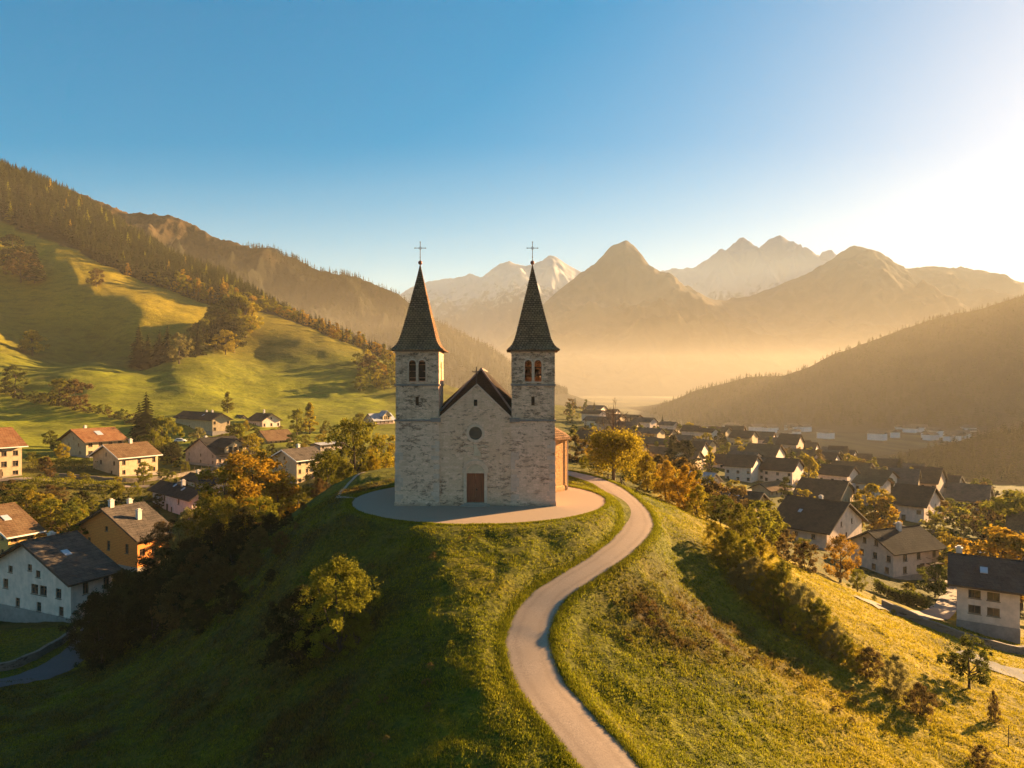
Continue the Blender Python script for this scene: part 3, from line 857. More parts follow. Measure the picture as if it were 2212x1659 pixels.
    bm.faces.new(rings[-1]); bm.faces.new(rings[0][::-1])
    sp = link('spire', bm_mesh('spire', bm, M_SPIRE), ch)
    bm = bmesh.new(); bmesh.ops.create_uvsphere(bm, u_segments=16, v_segments=10, radius=0.2, matrix=Matrix.Translation((cx_, cyy, ZE + 8.28)))
    tube(bm, [(cx_, cyy, ZE + 7.8), (cx_, cyy, ZE + 8.1)], [0.05, 0.05], 8)
    link('finial_ball', bm_mesh('finial_ball', bm, M_COPPER, True), sp)
    bm = bmesh.new()
    zb = ZE + 8.45
    tube(bm, [(cx_, cyy, zb), (cx_, cyy, zb + 1.75)], [0.034, 0.028], 8)
    tube(bm, [(cx_ - 0.5, cyy, zb + 1.2), (cx_ + 0.5, cyy, zb + 1.2)], [0.028, 0.028], 8)
    for px_, pz_ in ((-0.5, 1.2), (0.5, 1.2), (0, 1.77), (0, 0.35)):
        bmesh.ops.create_uvsphere(bm, u_segments=8, v_segments=6, radius=0.055, matrix=Matrix.Translation((cx_ + px_, cyy, zb + pz_)))
    for sx in (-1, 1):
        for sz in (-1, 1): tube(bm, [(cx_ + sx * 0.16, cyy, zb + 1.2), (cx_, cyy, zb + 1.2 + sz * 0.16)], [0.016, 0.016], 6)
    link('cross', bm_mesh('cross', bm, M_IRON), sp)

# gabled front between the towers
FX0, FX1, FC = -6.635, -0.055, -3.32
APEX = 11.0


def ff(u, v, w_): return (u, T0 + 0.06 + w_, v)


dz0, dz1 = 0.32, 2.98
door_hole = [(FC - 0.8, dz0), (FC + 0.8, dz0), (FC + 0.8, dz1), (FC - 0.8, dz1)]
bm = bmesh.new()
holed(bm, [(FX0, -0.6), (FX1, -0.6), (FX1, 7.95), (FC + 0.12, APEX), (FX0, 7.95)],
      [door_hole, disc(FC, 6.62, 0.60), rect(FC - 0.17, FC + 0.17, 9.1, 9.68)], 0, 0.6, ff)
fc = link('facade', bm_mesh('facade', bm, M_STONE_FAC), ch)
bm = bmesh.new()     # round window
a, b = disc(FC, 6.62, 0.60, 32), disc(FC, 6.62, 0.84, 32)
for i in range(32): prism(bm, [a[i], a[(i + 1) % 32], b[(i + 1) % 32], b[i]], -0.04, 0.2, ff)
rw = link('round_window', bm_mesh('round_window', bm, M_ASHLAR), fc)
bm = bmesh.new()
vs = [bm.verts.new(ff(u, v, 0.32)) for u, v in disc(FC, 6.62, 0.66, 32)]; bm.faces.new(vs)
link('pane', bm_mesh('pane', bm, M_GLASS), rw)
bm = bmesh.new(); box(bm, FC - 0.25, FC + 0.25, T0 + 0.36, T0 + 0.40, 9.0, 9.8)
link('slit_window', bm_mesh('slit_window', bm, M_DARK), fc)
# portal: jambs, stepped round arch, tympanum
bm = bmesh.new()
for s in (-1, 1):
    x0, x1 = FC + s * 0.8, FC + s * 1.08
    box(bm, min(x0, x1), max(x0, x1), T0 - 0.06, T0 + 0.3, 0.18, 3.0)
    x0, x1 = FC + s * 0.72, FC + s * 1.2
    box(bm, min(x0, x1), max(x0, x1), T0 - 0.11, T0 + 0.3, 3.0, 3.13)
    x0, x1 = FC + s * 0.74, FC + s * 1.16
    box(bm, min(x0, x1), max(x0, x1), T0 - 0.12, T0 + 0.28, 0.0, 0.178)
for ri, ro, w0 in ((0.80, 1.02, -0.06), (1.02, 1.20, -0.12)):
    N = 18
    pts_i = [(FC + ri * math.cos(math.pi * k / N), 3.13 + ri * 0.86 * math.sin(math.pi * k / N)) for k in range(N + 1)]
    pts_o = [(FC + ro * math.cos(math.pi * k / N), 3.13 + ro * 0.90 * math.sin(math.pi * k / N)) for k in range(N + 1)]
    for k in range(N): prism(bm, [pts_i[k], pts_i[k + 1], pts_o[k + 1], pts_o[k]], w0 - 0.06, 0.15, ff)
prt = link('portal', bm_mesh('portal', bm, M_ASHLAR), fc)
bm = bmesh.new()
N = 18
prism(bm, [(FC + 0.79 * math.cos(math.pi * k / N), 3.0 + 0.80 * math.sin(math.pi * k / N)) for k in range(N + 1)], -0.025, 0.1, ff)
link('tympanum', bm_mesh('tympanum', bm, plain('tympanum_stone', (0.56, 0.38, 0.24), 0.9, 0.3, 3)), prt)
bm = bmesh.new()      # worn relief over the portal
prism(bm, [(FC + 0.13, 4.55), (FC + 0.45, 4.5), (FC + 0.5, 4.75), (FC + 0.2, 5.25), (FC + 0.1, 5.6), (FC - 0.15, 5.62), (FC - 0.12, 5.2), (FC - 0.18, 4.6)], -0.022, 0.1, ff)
for s in (-1, 1):
    pts_i = [(FC + s * (0.2 + 0.9 * k / 8), 5.42 + 0.10 * math.sin(k / 8 * 3.1)) for k in range(9)]
    for k in range(8): prism(bm, [pts_i[k], pts_i[k + 1], (pts_i[k + 1][0], pts_i[k + 1][1] - 0.09), (pts_i[k][0], pts_i[k][1] - 0.09)], -0.05, 0.1, ff)
link('relief', bm_mesh('relief', bm, plain('worn_relief', (0.60, 0.41, 0.26), 0.9, 0.25, 4)), fc)
bm = bmesh.new()
box(bm, FC - 0.79, FC - 0.008, T0 + 0.26, T0 + 0.34, 0.33, 2.97); box(bm, FC + 0.008, FC + 0.79, T0 + 0.26, T0 + 0.34, 0.33, 2.97)
for s in (-1, 1):
    for z0, z1 in ((0.5, 1.5), (1.62, 2.85)):
        xa, xb = FC + s * 0.12, FC + s * 0.70
        for (p0, p1, q0, q1) in ((xa, xb, z0, z0 + 0.06), (xa, xb, z1 - 0.06, z1)): box(bm, min(p0, p1), max(p0, p1), T0 + 0.235, T0 + 0.262, q0, q1)
dr = link('door', bm_mesh('door', bm, M_DOOR), fc)
bm = bmesh.new(); bmesh.ops.create_uvsphere(bm, u_segments=10, v_segments=8, radius=0.05, matrix=Matrix.Translation((FC + 0.1, T0 + 0.2, 1.45)))
box(bm, FC + 0.07, FC + 0.13, T0 + 0.225, T0 + 0.258, 1.35, 1.58)
link('handle', bm_mesh('handle', bm, M_IRON), dr)
for i, (hw, d0, z0, z1) in enumerate(((1.32, 0.55, 0.03, 0.17), (1.05, 0.22, 0.17, 0.31))):
    bm = bmesh.new(); box(bm, FC - hw, FC + hw, T0 - d0, T0 + 0.4 if i else T0 - 0.02, z0, z1)
    bmesh.ops.bevel(bm, geom=bm.edges[:], offset=0.02, segments=1, affect='EDGES')
    link('door_step', bm_mesh('door_step', bm, M_STEP), ch)
# coping along the gable and impost blocks at the towers
bm = bmesh.new()
sl_l = [(FX0, 7.95), (FC + 0.12, APEX), (FC + 0.12, APEX + 0.13), (FX0, 8.09)]
sl_r = [(FC + 0.12, APEX), (FX1, 7.95), (FX1, 8.09), (FC + 0.12, APEX + 0.13)]
for q in (sl_l, sl_r): prism(bm, q, -0.06, 0.66, ff)
link('gable_coping', bm_mesh('gable_coping', bm, M_ASHLAR), fc)
for x0, x1 in ((FX0 - 0.75, FX0 + 0.16), (FX1 - 0.16, FX1 + 0.75)):
    bm = bmesh.new(); box(bm, x0, x1, T0 - 0.16, T0 + 0.35, 7.86 - 0.2, 8.03)
    link('impost', bm_mesh('impost', bm, M_BAND), fc)
# nave: walls, hipped dark roof, cross
bm = bmesh.new()
NX0, NX1 = -7.9, 1.2
box(bm, NX0, NX1, 66.2, 79.0, -0.6, 8.1)
nv_ = link('nave_wall', bm_mesh('nave_wall', bm, M_STONE), ch)
bm = bmesh.new()
RX = -2.95; RZ = 12.55
ex0, ex1, ez = -8.3, 1.9, 7.75
pts = [(-7.15, 62.75, 8.02), (0.42, 62.75, 8.02), (RX, 65.6, RZ), (RX, 79.6, RZ), (ex0, 66.0, ez), (ex0, 79.6, ez), (ex1, 66.0, ez), (ex1, 79.6, ez)]
V_ = [bm.verts.new(p) for p in pts]
for f in ((0, 1, 2), (0, 2, 4), (1, 6, 2), (2, 3, 5, 4), (2, 6, 7, 3), (5, 3, 7), (0, 4, 5, 7, 6, 1)): bm.faces.new([V_[i] for i in f])
rf = link('nave_roof', bm_mesh('nave_roof', bm, M_NAVE), ch)
bm = bmesh.new()
tube(bm, [(RX, 65.5, RZ), (RX, 72, RZ + 0.03), (RX, 79.6, RZ)], [0.11, 0.11, 0.11], 8)
tube(bm, [(-7.15, 62.75, 8.06), (RX, 65.6, RZ + 0.02)], [0.09, 0.09], 8)
tube(bm, [(0.42, 62.75, 8.06), (RX, 65.6, RZ + 0.02)], [0.09, 0.09], 8)
link('ridge_cap', bm_mesh('ridge_cap', bm, M_BAND), rf)
bm = bmesh.new()
xc, yc, zc = FC + 0.06, 62.35, APEX + 0.1
tube(bm, [(xc, yc, zc), (xc, yc, zc + 1.55)], [0.055, 0.05], 8); tube(bm, [(xc - 0.35, yc, zc + 1.12), (xc + 0.35, yc, zc + 1.12)], [0.05, 0.05], 8)
for dx, dz in ((-0.33, 1.15), (0.33, 1.15), (0, 1.55)): bmesh.ops.create_uvsphere(bm, u_segments=8, v_segments=6, radius=0.05, matrix=Matrix.Translation((xc + dx, yc, zc + dz)))
link('cross', bm_mesh('cross', bm, M_IRON), rf)
# side chapel turning its slanted wall to the light
for s, foot, zr, ztop in ((1, [(3.2, 69.7), (4.35, 69.7), (5.72, 71.3), (5.72, 77.5), (3.2, 77.5)], 5.45, 7.6), (-1, [(-9.6, 69.7), (-10.7, 69.7), (-11.55, 70.8), (-11.55, 77.5), (-9.6, 77.5)], 5.7, 7.6)):
    bm = bmesh.new()
    def loopz(z, k): return [bm.verts.new((x + (k if 0 < i < 4 else 0) * s * 0.6, y - (k if i < 2 else 0), z)) for i, (x, y) in enumerate(foot)]
    A_ = [loopz(-0.6, 0.12), loopz(0.5, 0.10), loopz(0.6, 0.0), loopz(zr, 0.0)]
    for a, b in zip(A_, A_[1:]):
        for k in range(5): bm.faces.new((a[k], a[(k + 1) % 5], b[(k + 1) % 5], b[k]))
    bm.faces.new(A_[-1])
    cw = link('chapel_wall', bm_mesh('chapel_wall', bm, M_APSE), ch)
    bm = bmesh.new()
    inner = bm.verts.new((foot[0][0] - s * 0.9, 73.6, ztop)); inner2 = bm.verts.new((foot[0][0] - s * 0.9, 78, ztop))
    ov = 0.45
    E = [(foot[0][0], foot[0][1] - ov), (foot[1][0] + s * 0.1, foot[1][1] - ov), (foot[2][0] + s * ov, foot[2][1] - 0.25), (foot[3][0] + s * ov, foot[3][1] + ov)]
    eb = [bm.verts.new((x, y, zr - 0.12)) for x, y in E]; et = [bm.verts.new((x, y, zr + 0.06)) for x, y in E]
    for k in range(3): bm.faces.new((eb[k], eb[k + 1], et[k + 1], et[k]))
    bm.faces.new((et[0], et[1], inner)); bm.faces.new((et[1], et[2], inner)); bm.faces.new((et[2], et[3], inner2, inner)); bm.faces.new(eb[::-1])
    link('chapel_roof', bm_mesh('chapel_roof', bm, M_SPIRE), ch)
    if s > 0:
        bm = bmesh.new(); tube(bm, [(5.80, 71.22, 0.1), (5.80, 71.22, zr - 0.15)], [0.05, 0.05], 8)
        link('downpipe', bm_mesh('downpipe', bm, plain('zinc_pipe', (0.45, 0.42, 0.38), 0.4, 0.1)), ch)
# ------------------------------------------------------------------ houses
def plaster(name, col, stain=0.5):
    t = NT(name); co = t.coord('Object'); z = t.sepxyz(co)[2]
    n = t.noise(co, 1.1, 5, 0.65); n2 = t.noise(t.mapping(co, (2.2, 2.2, 0.25)), 1.0, 4, 0.6); n3 = t.noise(co, 18, 3, 0.6)
    oi = t.node('ShaderNodeObjectInfo').outputs['Random']
    lo = tuple(v * 0.72 for v in col)
    c = t.mix(t.ramp(n, [(0.35, 0.0), (0.7, 1.0)]), lo, col)
    c = t.mix(t.math('MULTIPLY', t.ramp(n2, [(0.52, 0.0), (0.75, 1.0)]), stain), c, tuple(v * 0.5 for v in col))
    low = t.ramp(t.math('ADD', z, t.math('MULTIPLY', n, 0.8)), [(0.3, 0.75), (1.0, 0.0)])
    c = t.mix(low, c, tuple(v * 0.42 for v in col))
    return t.done(t.princ(c, 0.9, t.bump(n3, 0.15, 0.02), spec=0.1))


def wood_wall(name, c0, c1):
    t = NT(name); co = t.coord('Object'); x, y, z = t.sepxyz(co)
    g = t.noise(t.mapping(co, (1.2, 1.2, 9)), 2.0, 5, 0.6)
    pl = t.math('LESS_THAN', t.math('FRACT', t.math('MULTIPLY', t.math('ADD', z, 30), 4.0)), 0.12)
    c = t.mix(t.math('MULTIPLY', pl, 0.6), t.ramp(g, [(0.3, c0), (0.7, c1)]), (0.02, 0.01, 0.006))
    return t.done(t.princ(c, 0.75, t.bump(t.math('SUBTRACT', g, pl), 0.4, 0.03)))


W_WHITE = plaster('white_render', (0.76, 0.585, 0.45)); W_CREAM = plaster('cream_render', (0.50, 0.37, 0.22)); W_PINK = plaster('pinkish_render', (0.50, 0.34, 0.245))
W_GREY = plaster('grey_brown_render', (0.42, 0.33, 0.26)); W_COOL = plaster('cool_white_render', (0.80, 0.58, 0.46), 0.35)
W_ORANGE = wood_wall('orange_timber', (0.50, 0.15, 0.025), (0.72, 0.26, 0.05)); W_YELLOW = wood_wall('honey_timber', (0.52, 0.27, 0.06), (0.72, 0.42, 0.12)); W_BROWN = wood_wall('weathered_timber', (0.10, 0.07, 0.045), (0.20, 0.14, 0.085))
R_BLACK = tile_mat('black_slate', (0.014, 0.013, 0.013), (0.035, 0.030, 0.028), (0.045, 0.04, 0.034), 0.6, 0.4, 1.7, 0.5)
R_SLATE = tile_mat('stone_slate', (0.045, 0.036, 0.030), (0.095, 0.076, 0.060), (0.13, 0.10, 0.075), 0.7, 0.5, 1.9, 0.9)
R_DSLATE = tile_mat('dark_stone_slate', (0.026, 0.024, 0.023), (0.055, 0.050, 0.047), (0.075, 0.066, 0.055), 0.7, 0.5, 1.9, 0.8)
R_BROWN = tile_mat('brown_tile', (0.080, 0.043, 0.022), (0.145, 0.080, 0.042), (0.18, 0.115, 0.060), 0.5, 0.4, 1.8, 0.7)
R_RED = tile_mat('red_tile', (0.12, 0.048, 0.022), (0.21, 0.090, 0.040), (0.24, 0.125, 0.058), 0.5, 0.4, 1.8, 0.7)
R_DBROWN = tile_mat('dark_brown_tile', (0.040, 0.024, 0.016), (0.08, 0.05, 0.032), (0.10, 0.06, 0.04), 0.5, 0.4, 1.8, 0.6)
R_ZINC = tile_mat('grey_sheet', (0.26, 0.26, 0.28), (0.36, 0.36, 0.38), (0.22, 0.21, 0.21), 1.2, 4.0, 1.8, 0.3)
M_FRAME = plain('window_frame', (0.16, 0.10, 0.06), 0.7, 0.2); M_FRAMEW = plain('white_frame', (0.62, 0.58, 0.52), 0.6, 0.1)
M_FASCIA = plain('fascia_board', (0.24, 0.15, 0.085), 0.8, 0.3, 5); M_FASCIAD = plain('dark_fascia', (0.05, 0.033, 0.022), 0.8, 0.3, 5)
M_CHIM = plain('chimney_render', (0.52, 0.45, 0.38), 0.9, 0.25, 3); M_SHUT = plain('shutter_wood', (0.12, 0.075, 0.045), 0.8, 0.2, 6)
M_PLINTH = plain('rough_plinth', (0.26, 0.22, 0.19), 0.95, 0.3, 2)
M_SKYL = plain('skylight_glass', (0.35, 0.36, 0.38), 0.15, 0.1, 2, 0.02, 0.5)
WCACHE = {}


def win_meshes(w_, h_, style):
    k = (round(w_, 2), round(h_, 2), style)
    if k not in WCACHE:
        fm_ = M_FRAMEW if style == 'w' else M_FRAME
        bm = bmesh.new(); f = 0.07
        # local: x across, z up, y outwards = negative; sits in the opening
        for (a, b, c, d) in ((-w_ / 2, w_ / 2, -h_ / 2, -h_ / 2 + f), (-w_ / 2, w_ / 2, h_ / 2 - f, h_ / 2), (-w_ / 2, -w_ / 2 + f, -h_ / 2 + f, h_ / 2 - f), (w_ / 2 - f, w_ / 2, -h_ / 2 + f, h_ / 2 - f), (-0.03, 0.03, -h_ / 2 + f, h_ / 2 - f)):
            box(bm, a, b, 0.10, 0.18, c, d)
        if h_ > 1.0: box(bm, -w_ / 2 + f, w_ / 2 - f, 0.115, 0.165, h_ * 0.12, h_ * 0.12 + 0.045)
        box(bm, -w_ / 2 - 0.08, w_ / 2 + 0.08, -0.07, 0.10, -h_ / 2 - 0.07, -h_ / 2 - 0.003)
        fr = bm_mesh('window', bm, fm_)
        bm = bmesh.new(); vs = [bm.verts.new(p) for p in ((-w_ / 2, 0.15, -h_ / 2), (w_ / 2, 0.15, -h_ / 2), (w_ / 2, 0.15, h_ / 2), (-w_ / 2, 0.15, h_ / 2))]; bm.faces.new(vs)
        pn = bm_mesh('pane', bm, M_GLASS)
        bm = bmesh.new(); box(bm, -w_ * 0.26, w_ * 0.26, -0.05, -0.012, -h_ / 2, h_ / 2)
        for q in (-0.3, 0.0, 0.3): box(bm, -w_ * 0.2, w_ * 0.2, -0.065, -0.048, q * h_ - 0.03, q * h_ + 0.03)
        sh = bm_mesh('shutter', bm, M_SHUT)
        WCACHE[k] = (fr, pn, sh)
    return WCACHE[k]


HOUSES = []


def grid(*rows):
    """rows: (height of the centre, how many, width, height[, style])"""
    return rows


def house(label, kind, cpx, lpx, rpx, base, eave, D, yaw, wall, roof, sw=(), gw=(), slope=0.44, over=0.75, chim=(), cat='house', group=None, skylight=(), balcony=None, dormer=None, shutters=False,
          fascia=None, name='house', plinth=True, door=True, detail=2, gable_board=None, Wm=None):
    th = R(yaw); cs, sn = math.cos(th), math.sin(th)
    xc, yc, zb = at(cpx, base, D)
    he = (base - eave) / F * D
    def solve(dx, dy, px):
        k = (px - CX) / F
        return abs((k * yc - xc) / (dx - k * dy))
    if kind == 'A':      # corner of the left gable and the right eave side
        Wd = solve(-sn, cs, lpx); L = solve(cs, sn, rpx); loc = Vector((L / 2, Wd / 2, 0))
    else:                # corner of the left eave side and the right gable
        L = solve(-cs, -sn, lpx); Wd = solve(-sn, cs, rpx); loc = Vector((-L / 2, Wd / 2, 0))
    L = min(max(L, 4), 34); Wd = Wm or min(max(Wd, 3.5), 16)
    loc = Vector((L / 2, Wd / 2, 0)) if kind == 'A' else Vector((-L / 2, Wd / 2, 0))
    ctr = Vector((xc + cs * loc.x - sn * loc.y, yc + sn * loc.x + cs * loc.y, zb))
    root = empty(name, ctr, th)
    props(root, label, cat, group)
    HOUSES.append((ctr.x, ctr.y, max(L, Wd) / 2 + 1.0))
    rise = Wd / 2 * slope; T = 0.3; drop = 4.0
    mk_s = lambda u, v, w_: (u, -Wd / 2 + w_, v)
    mk_n = lambda u, v, w_: (-u, Wd / 2 - w_, v)
    mk_w = lambda u, v, w_: (-L / 2 + w_, -u, v)
    mk_e = lambda u, v, w_: (L / 2 - w_, u, v)
    gf = 'W' if kind == 'A' else 'E'
    def spread(rows, width, he_, gable):
        out = []
        for row in rows:
            v, n, ww, hh = row[:4]; style = row[4] if len(row) > 4 else 'd'; off = row[5] if len(row) > 5 else 0.0; sp = row[6] if len(row) > 6 else 0.78
            for i in range(n):
                u = off * width + (0 if n == 1 else (i / (n - 1) - 0.5) * width * sp)
                lim = width / 2 - 0.35 - ww / 2
                if gable and v + hh / 2 > he: lim = min(lim, (1 - (v + hh / 2 - he + 0.25) / rise) * Wd / 2 - ww / 2)
                if lim <= 0 or (not gable and v + hh / 2 > he - 0.12) or v - hh / 2 < 0.05: continue
                out.append((max(-lim, min(lim, u)), v, ww, hh, style))
        return out
    S = spread(sw, L, he, False); G = spread(gw, Wd, he, True)
    bm = bmesh.new()
    holed(bm, rect(-L / 2, L / 2, -drop, he), [rect(u - a / 2, u + a / 2, v - b / 2, v + b / 2) for u, v, a, b, s_ in S], 0, T, mk_s)
    holed(bm, rect(-L / 2, L / 2, -drop, he), [], 0, T, mk_n)
    hw = Wd / 2 - T; hz = he + rise * T / (Wd / 2)
    pent = [(-hw, -drop), (hw, -drop), (hw, hz), (0, he + rise), (-hw, hz)]
    for mk, ff_ in ((mk_w, 'W'), (mk_e, 'E')):
        holed(bm, pent, [rect(u - a / 2, u + a / 2, v - b / 2, v + b / 2) for u, v, a, b, s_ in (G if ff_ == gf else [])], 0, T, mk)
    wl_ = link('wall', bm_mesh('wall', bm, wall), root)
    if gable_board is not None:
        bm = bmesh.new(); mk = mk_w if gf == 'W' else mk_e
        gz0 = he - 0.1
        gholes = [rect(u - a / 2 - 0.02, u + a / 2 + 0.02, v - b / 2 - 0.02, v + b / 2 + 0.02) for u, v, a, b, s_ in G if v - b / 2 > gz0 + 0.05]
        holed(bm, [(-Wd / 2 + 0.02, gz0), (Wd / 2 - 0.02, gz0), (Wd / 2 - 0.02, he - 0.02), (0, he + rise - 0.06), (-Wd / 2 + 0.02, he - 0.02)], gholes, -0.05, -0.003, mk)
        link('gable_boarding', bm_mesh('gable_boarding', bm, gable_board), root)
    if plinth:
        bm = bmesh.new()
        e = 0.05
        box(bm, -L / 2 - e, L / 2 + e, -Wd / 2 - e, -Wd / 2 - 0.004, -drop, 0.35); gx = -L / 2 if gf == 'W' else L / 2
        box(bm, min(gx, gx + (-e if gf == 'W' else e)) - (0.0 if gf == 'W' else -0.004), max(gx, gx + (-e if gf == 'W' else e)) - (0.004 if gf == 'W' else 0), -Wd / 2 - 0.004, Wd / 2, -drop, 0.35)
        link('plinth', bm_mesh('plinth', bm, M_PLINTH), root)
    # windows with panes, reveals come from the wall openings
    for face, lst in (('S', S), (gf, G)):
        for u, v, a, b, s_ in lst:
            fr, pn, sh = win_meshes(a, b, s_)
            if face == 'S': p = (u, -Wd / 2, v); rz = 0
            elif face == 'W': p = (-L / 2, -u, v); rz = -math.pi / 2
            else: p = (L / 2, u, v); rz = math.pi / 2
            if detail >= 1:
                wo_ = link('window', fr, root, p, rz); link('pane', pn, wo_)
                if shutters and detail >= 2 and a < 1.25:
                    for sd in (-1, 1): link('shutter', sh, wo_, (sd * (a / 2 + a * 0.27), 0, 0))
            else:
                link('window', pn, root, p, rz)
    # roof
    og = min(over, 0.9); tk = 0.2; we = Wd / 2 + over; ze = he - over * slope
    cross = [(-we, ze), (-we, ze + tk), (0, he + rise + tk), (we, ze + tk), (we, ze), (0, he + rise)]
    bm = bmesh.new()
    nseg = 6 if detail >= 2 else 1
    sag = random.Random(int(cpx * 7 + base))
    rings = []
    for i in range(nseg + 1):
        x = -L / 2 - og + (L + 2 * og) * i / nseg
        dzr = 0 if i in (0, nseg) else sag.uniform(-0.05, 0.0)
        rings.append([bm.verts.new((x, y, z + 0.004 + dzr * (1 if k_ in (2, 5) else 0.5))) for k_, (y, z) in enumerate(cross)])
    for a, b in zip(rings, rings[1:]):
        for k in range(6): bm.faces.new((a[k], a[(k + 1) % 6], b[(k + 1) % 6], b[k]))
    for rg, fl in ((rings[0], 1), (rings[-1], -1)):
        for q in ((0, 1, 2, 5), (5, 2, 3, 4)): bm.faces.new([rg[i] for i in (q if fl > 0 else q[::-1])])
    rf_ = link('roof', bm_mesh('roof', bm, roof), root)
    if detail >= 1:
        fa = fascia or M_FASCIAD
        bm = bmesh.new()      # barge boards on the visible gable and gutter board on the visible eave
        gx = (-L / 2 - og - 0.045) if gf == 'W' else (L / 2 + og + 0.003)
        for s in (-1, 1):
            prism(bm, [(0, he + rise + tk + 0.03), (s * we, ze + tk + 0.03), (s * we, ze - 0.05), (0, he + rise - 0.08)], gx, gx + 0.042, lambda u, v, w_: (w_, u, v))
        box(bm, -L / 2 - og, L / 2 + og, -we - 0.06, -we - 0.003, ze - 0.03, ze + tk - 0.02)
        link('fascia', bm_mesh('fascia', bm, fa), rf_)
        bm = bmesh.new(); tube(bm, [(-L / 2 - og, 0, he + rise + tk), (L / 2 + og, 0, he + rise + tk)], [0.1, 0.1], 6)
        link('ridge_cap', bm_mesh('ridge_cap', bm, roof), rf_)
    for (t_, s_, hh) in chim:
        cxx = t_ * L / 2; cyy = s_ * Wd / 2; z0 = he + rise * (1 - abs(s_)) - 0.3
        bm = bmesh.new(); box(bm, cxx - 0.32, cxx + 0.32, cyy - 0.32, cyy + 0.32, z0, z0 + hh + 0.6)
        box(bm, cxx - 0.40, cxx + 0.40, cyy - 0.40, cyy + 0.40, z0 + hh + 0.603, z0 + hh + 0.70)
        box(bm, cxx - 0.2, cxx + 0.2, cyy - 0.2, cyy + 0.2, z0 + hh + 0.703, z0 + hh + 0.9)
        link('chimney', bm_mesh('chimney', bm, M_CHIM), rf_)
    for (t_, s_, sz) in skylight:
        cxx = t_ * L / 2; cyy = s_ * Wd / 2
        bm = bmesh.new()
        zz = lambda y: he + rise * (1 - abs(y) / (Wd / 2)) + tk
        sg = 1 if s_ > 0 else -1; y0, y1 = cyy - 0.5 * sz, cyy + 0.5 * sz
        prism(bm, [(y0, zz(y0) - 0.02), (y1, zz(y1) - 0.02), (y1, zz(y1) + 0.10), (y0, zz(y0) + 0.10)], cxx - 0.4 * sz, cxx + 0.4 * sz, lambda u, v, w_: (w_, u, v))
        link('skylight', bm_mesh('skylight', bm, M_SKYL), rf_)
    if dormer:
        t_, wdt, hgt, rm = dormer
        cxx = t_ * L / 2
        bm = bmesh.new(); y0 = -Wd / 2 - 0.25
        outline = [(cxx - wdt / 2, he - 0.4), (cxx + wdt / 2, he - 0.4), (cxx + wdt / 2, he + hgt * 0.45), (cxx, he + hgt), (cxx - wdt / 2, he + hgt * 0.45)]
        op = [rect(cxx - wdt * 0.33 + k * wdt * 0.24, cxx - wdt * 0.33 + k * wdt * 0.24 + wdt * 0.18, he + 0.05, he + hgt * 0.45) for k in range(3)]
        holed(bm, outline, op, 0, 0.25, lambda u, v, w_: (u, y0 + w_, v))
        link('dormer_wall', bm_mesh('dormer_wall', bm, W_CREAM), rf_)
        bm = bmesh.new()
        for s in (-1, 1):
            prism(bm, [(cxx, he + hgt + 0.02), (cxx + s * (wdt / 2 + 0.5), he + hgt * 0.45 - 0.30), (cxx + s * (wdt / 2 + 0.5), he + hgt * 0.45 - 0.12), (cxx, he + hgt + 0.22)], y0 - 0.5, 0.0, lambda u, v, w_: (u, w_, v))
        link('dormer_roof', bm_mesh('dormer_roof', bm, rm), rf_)
        bm = bmesh.new(); box(bm, cxx - wdt * 0.42, cxx + wdt * 0.42, y0 + 0.26, y0 + 0.3, he - 0.2, he + hgt * 0.5)
        link('dormer_glass', bm_mesh('dormer_glass', bm, M_GLASS), rf_)
    if balcony:
        fce, u0, u1, zz_, dp = balcony
        bm = bmesh.new()
        mk = {'S': mk_s, 'W': mk_w, 'E': mk_e}[fce]
        def bx(ua, ub, wa, wb, za, zb_):
            prism(bm, rect(ua, ub, za, zb_), wa, wb, mk)
        bx(u0, u1, -dp, -0.004, zz_ - 0.12, zz_)
        bx(u0, u1, -dp, -dp + 0.06, zz_ + 0.9, zz_ + 0.98)
        n = max(4, int((u1 - u0) / 0.22))
        for i in range(n + 1):
            uu_ = u0 + (u1 - u0 - 0.05) * i / n; bx(uu_, uu_ + 0.05, -dp + 0.006, -dp + 0.05, zz_ + 0.002, zz_ + 0.898)
        for ue in (u0, u1 - 0.06): bx(ue, ue + 0.06, -dp + 0.064, -0.004, zz_ + 0.9, zz_ + 0.96)
        link('balcony', bm_mesh('balcony', bm, M_SHUT), root)
    if door and detail >= 2:
        bm = bmesh.new()
        if kind == 'A': p0 = (L * 0.12, -Wd / 2)
        else: p0 = (-L * 0.1, -Wd / 2)
        box(bm, p0[0] - 0.5, p0[0] + 0.5, p0[1] - 0.075, p0[1] - 0.052, 0.02, 2.0)
        box(bm, p0[0] + 0.32, p0[0] + 0.40, p0[1] - 0.10, p0[1] - 0.077, 0.95, 1.1)
        link('door', bm_mesh('door', bm, M_SHUT), root)
    return root, L, Wd, he


g2 = grid((1.3, 3, 0.8, 1.0), (3.7, 3, 0.8, 1.05))
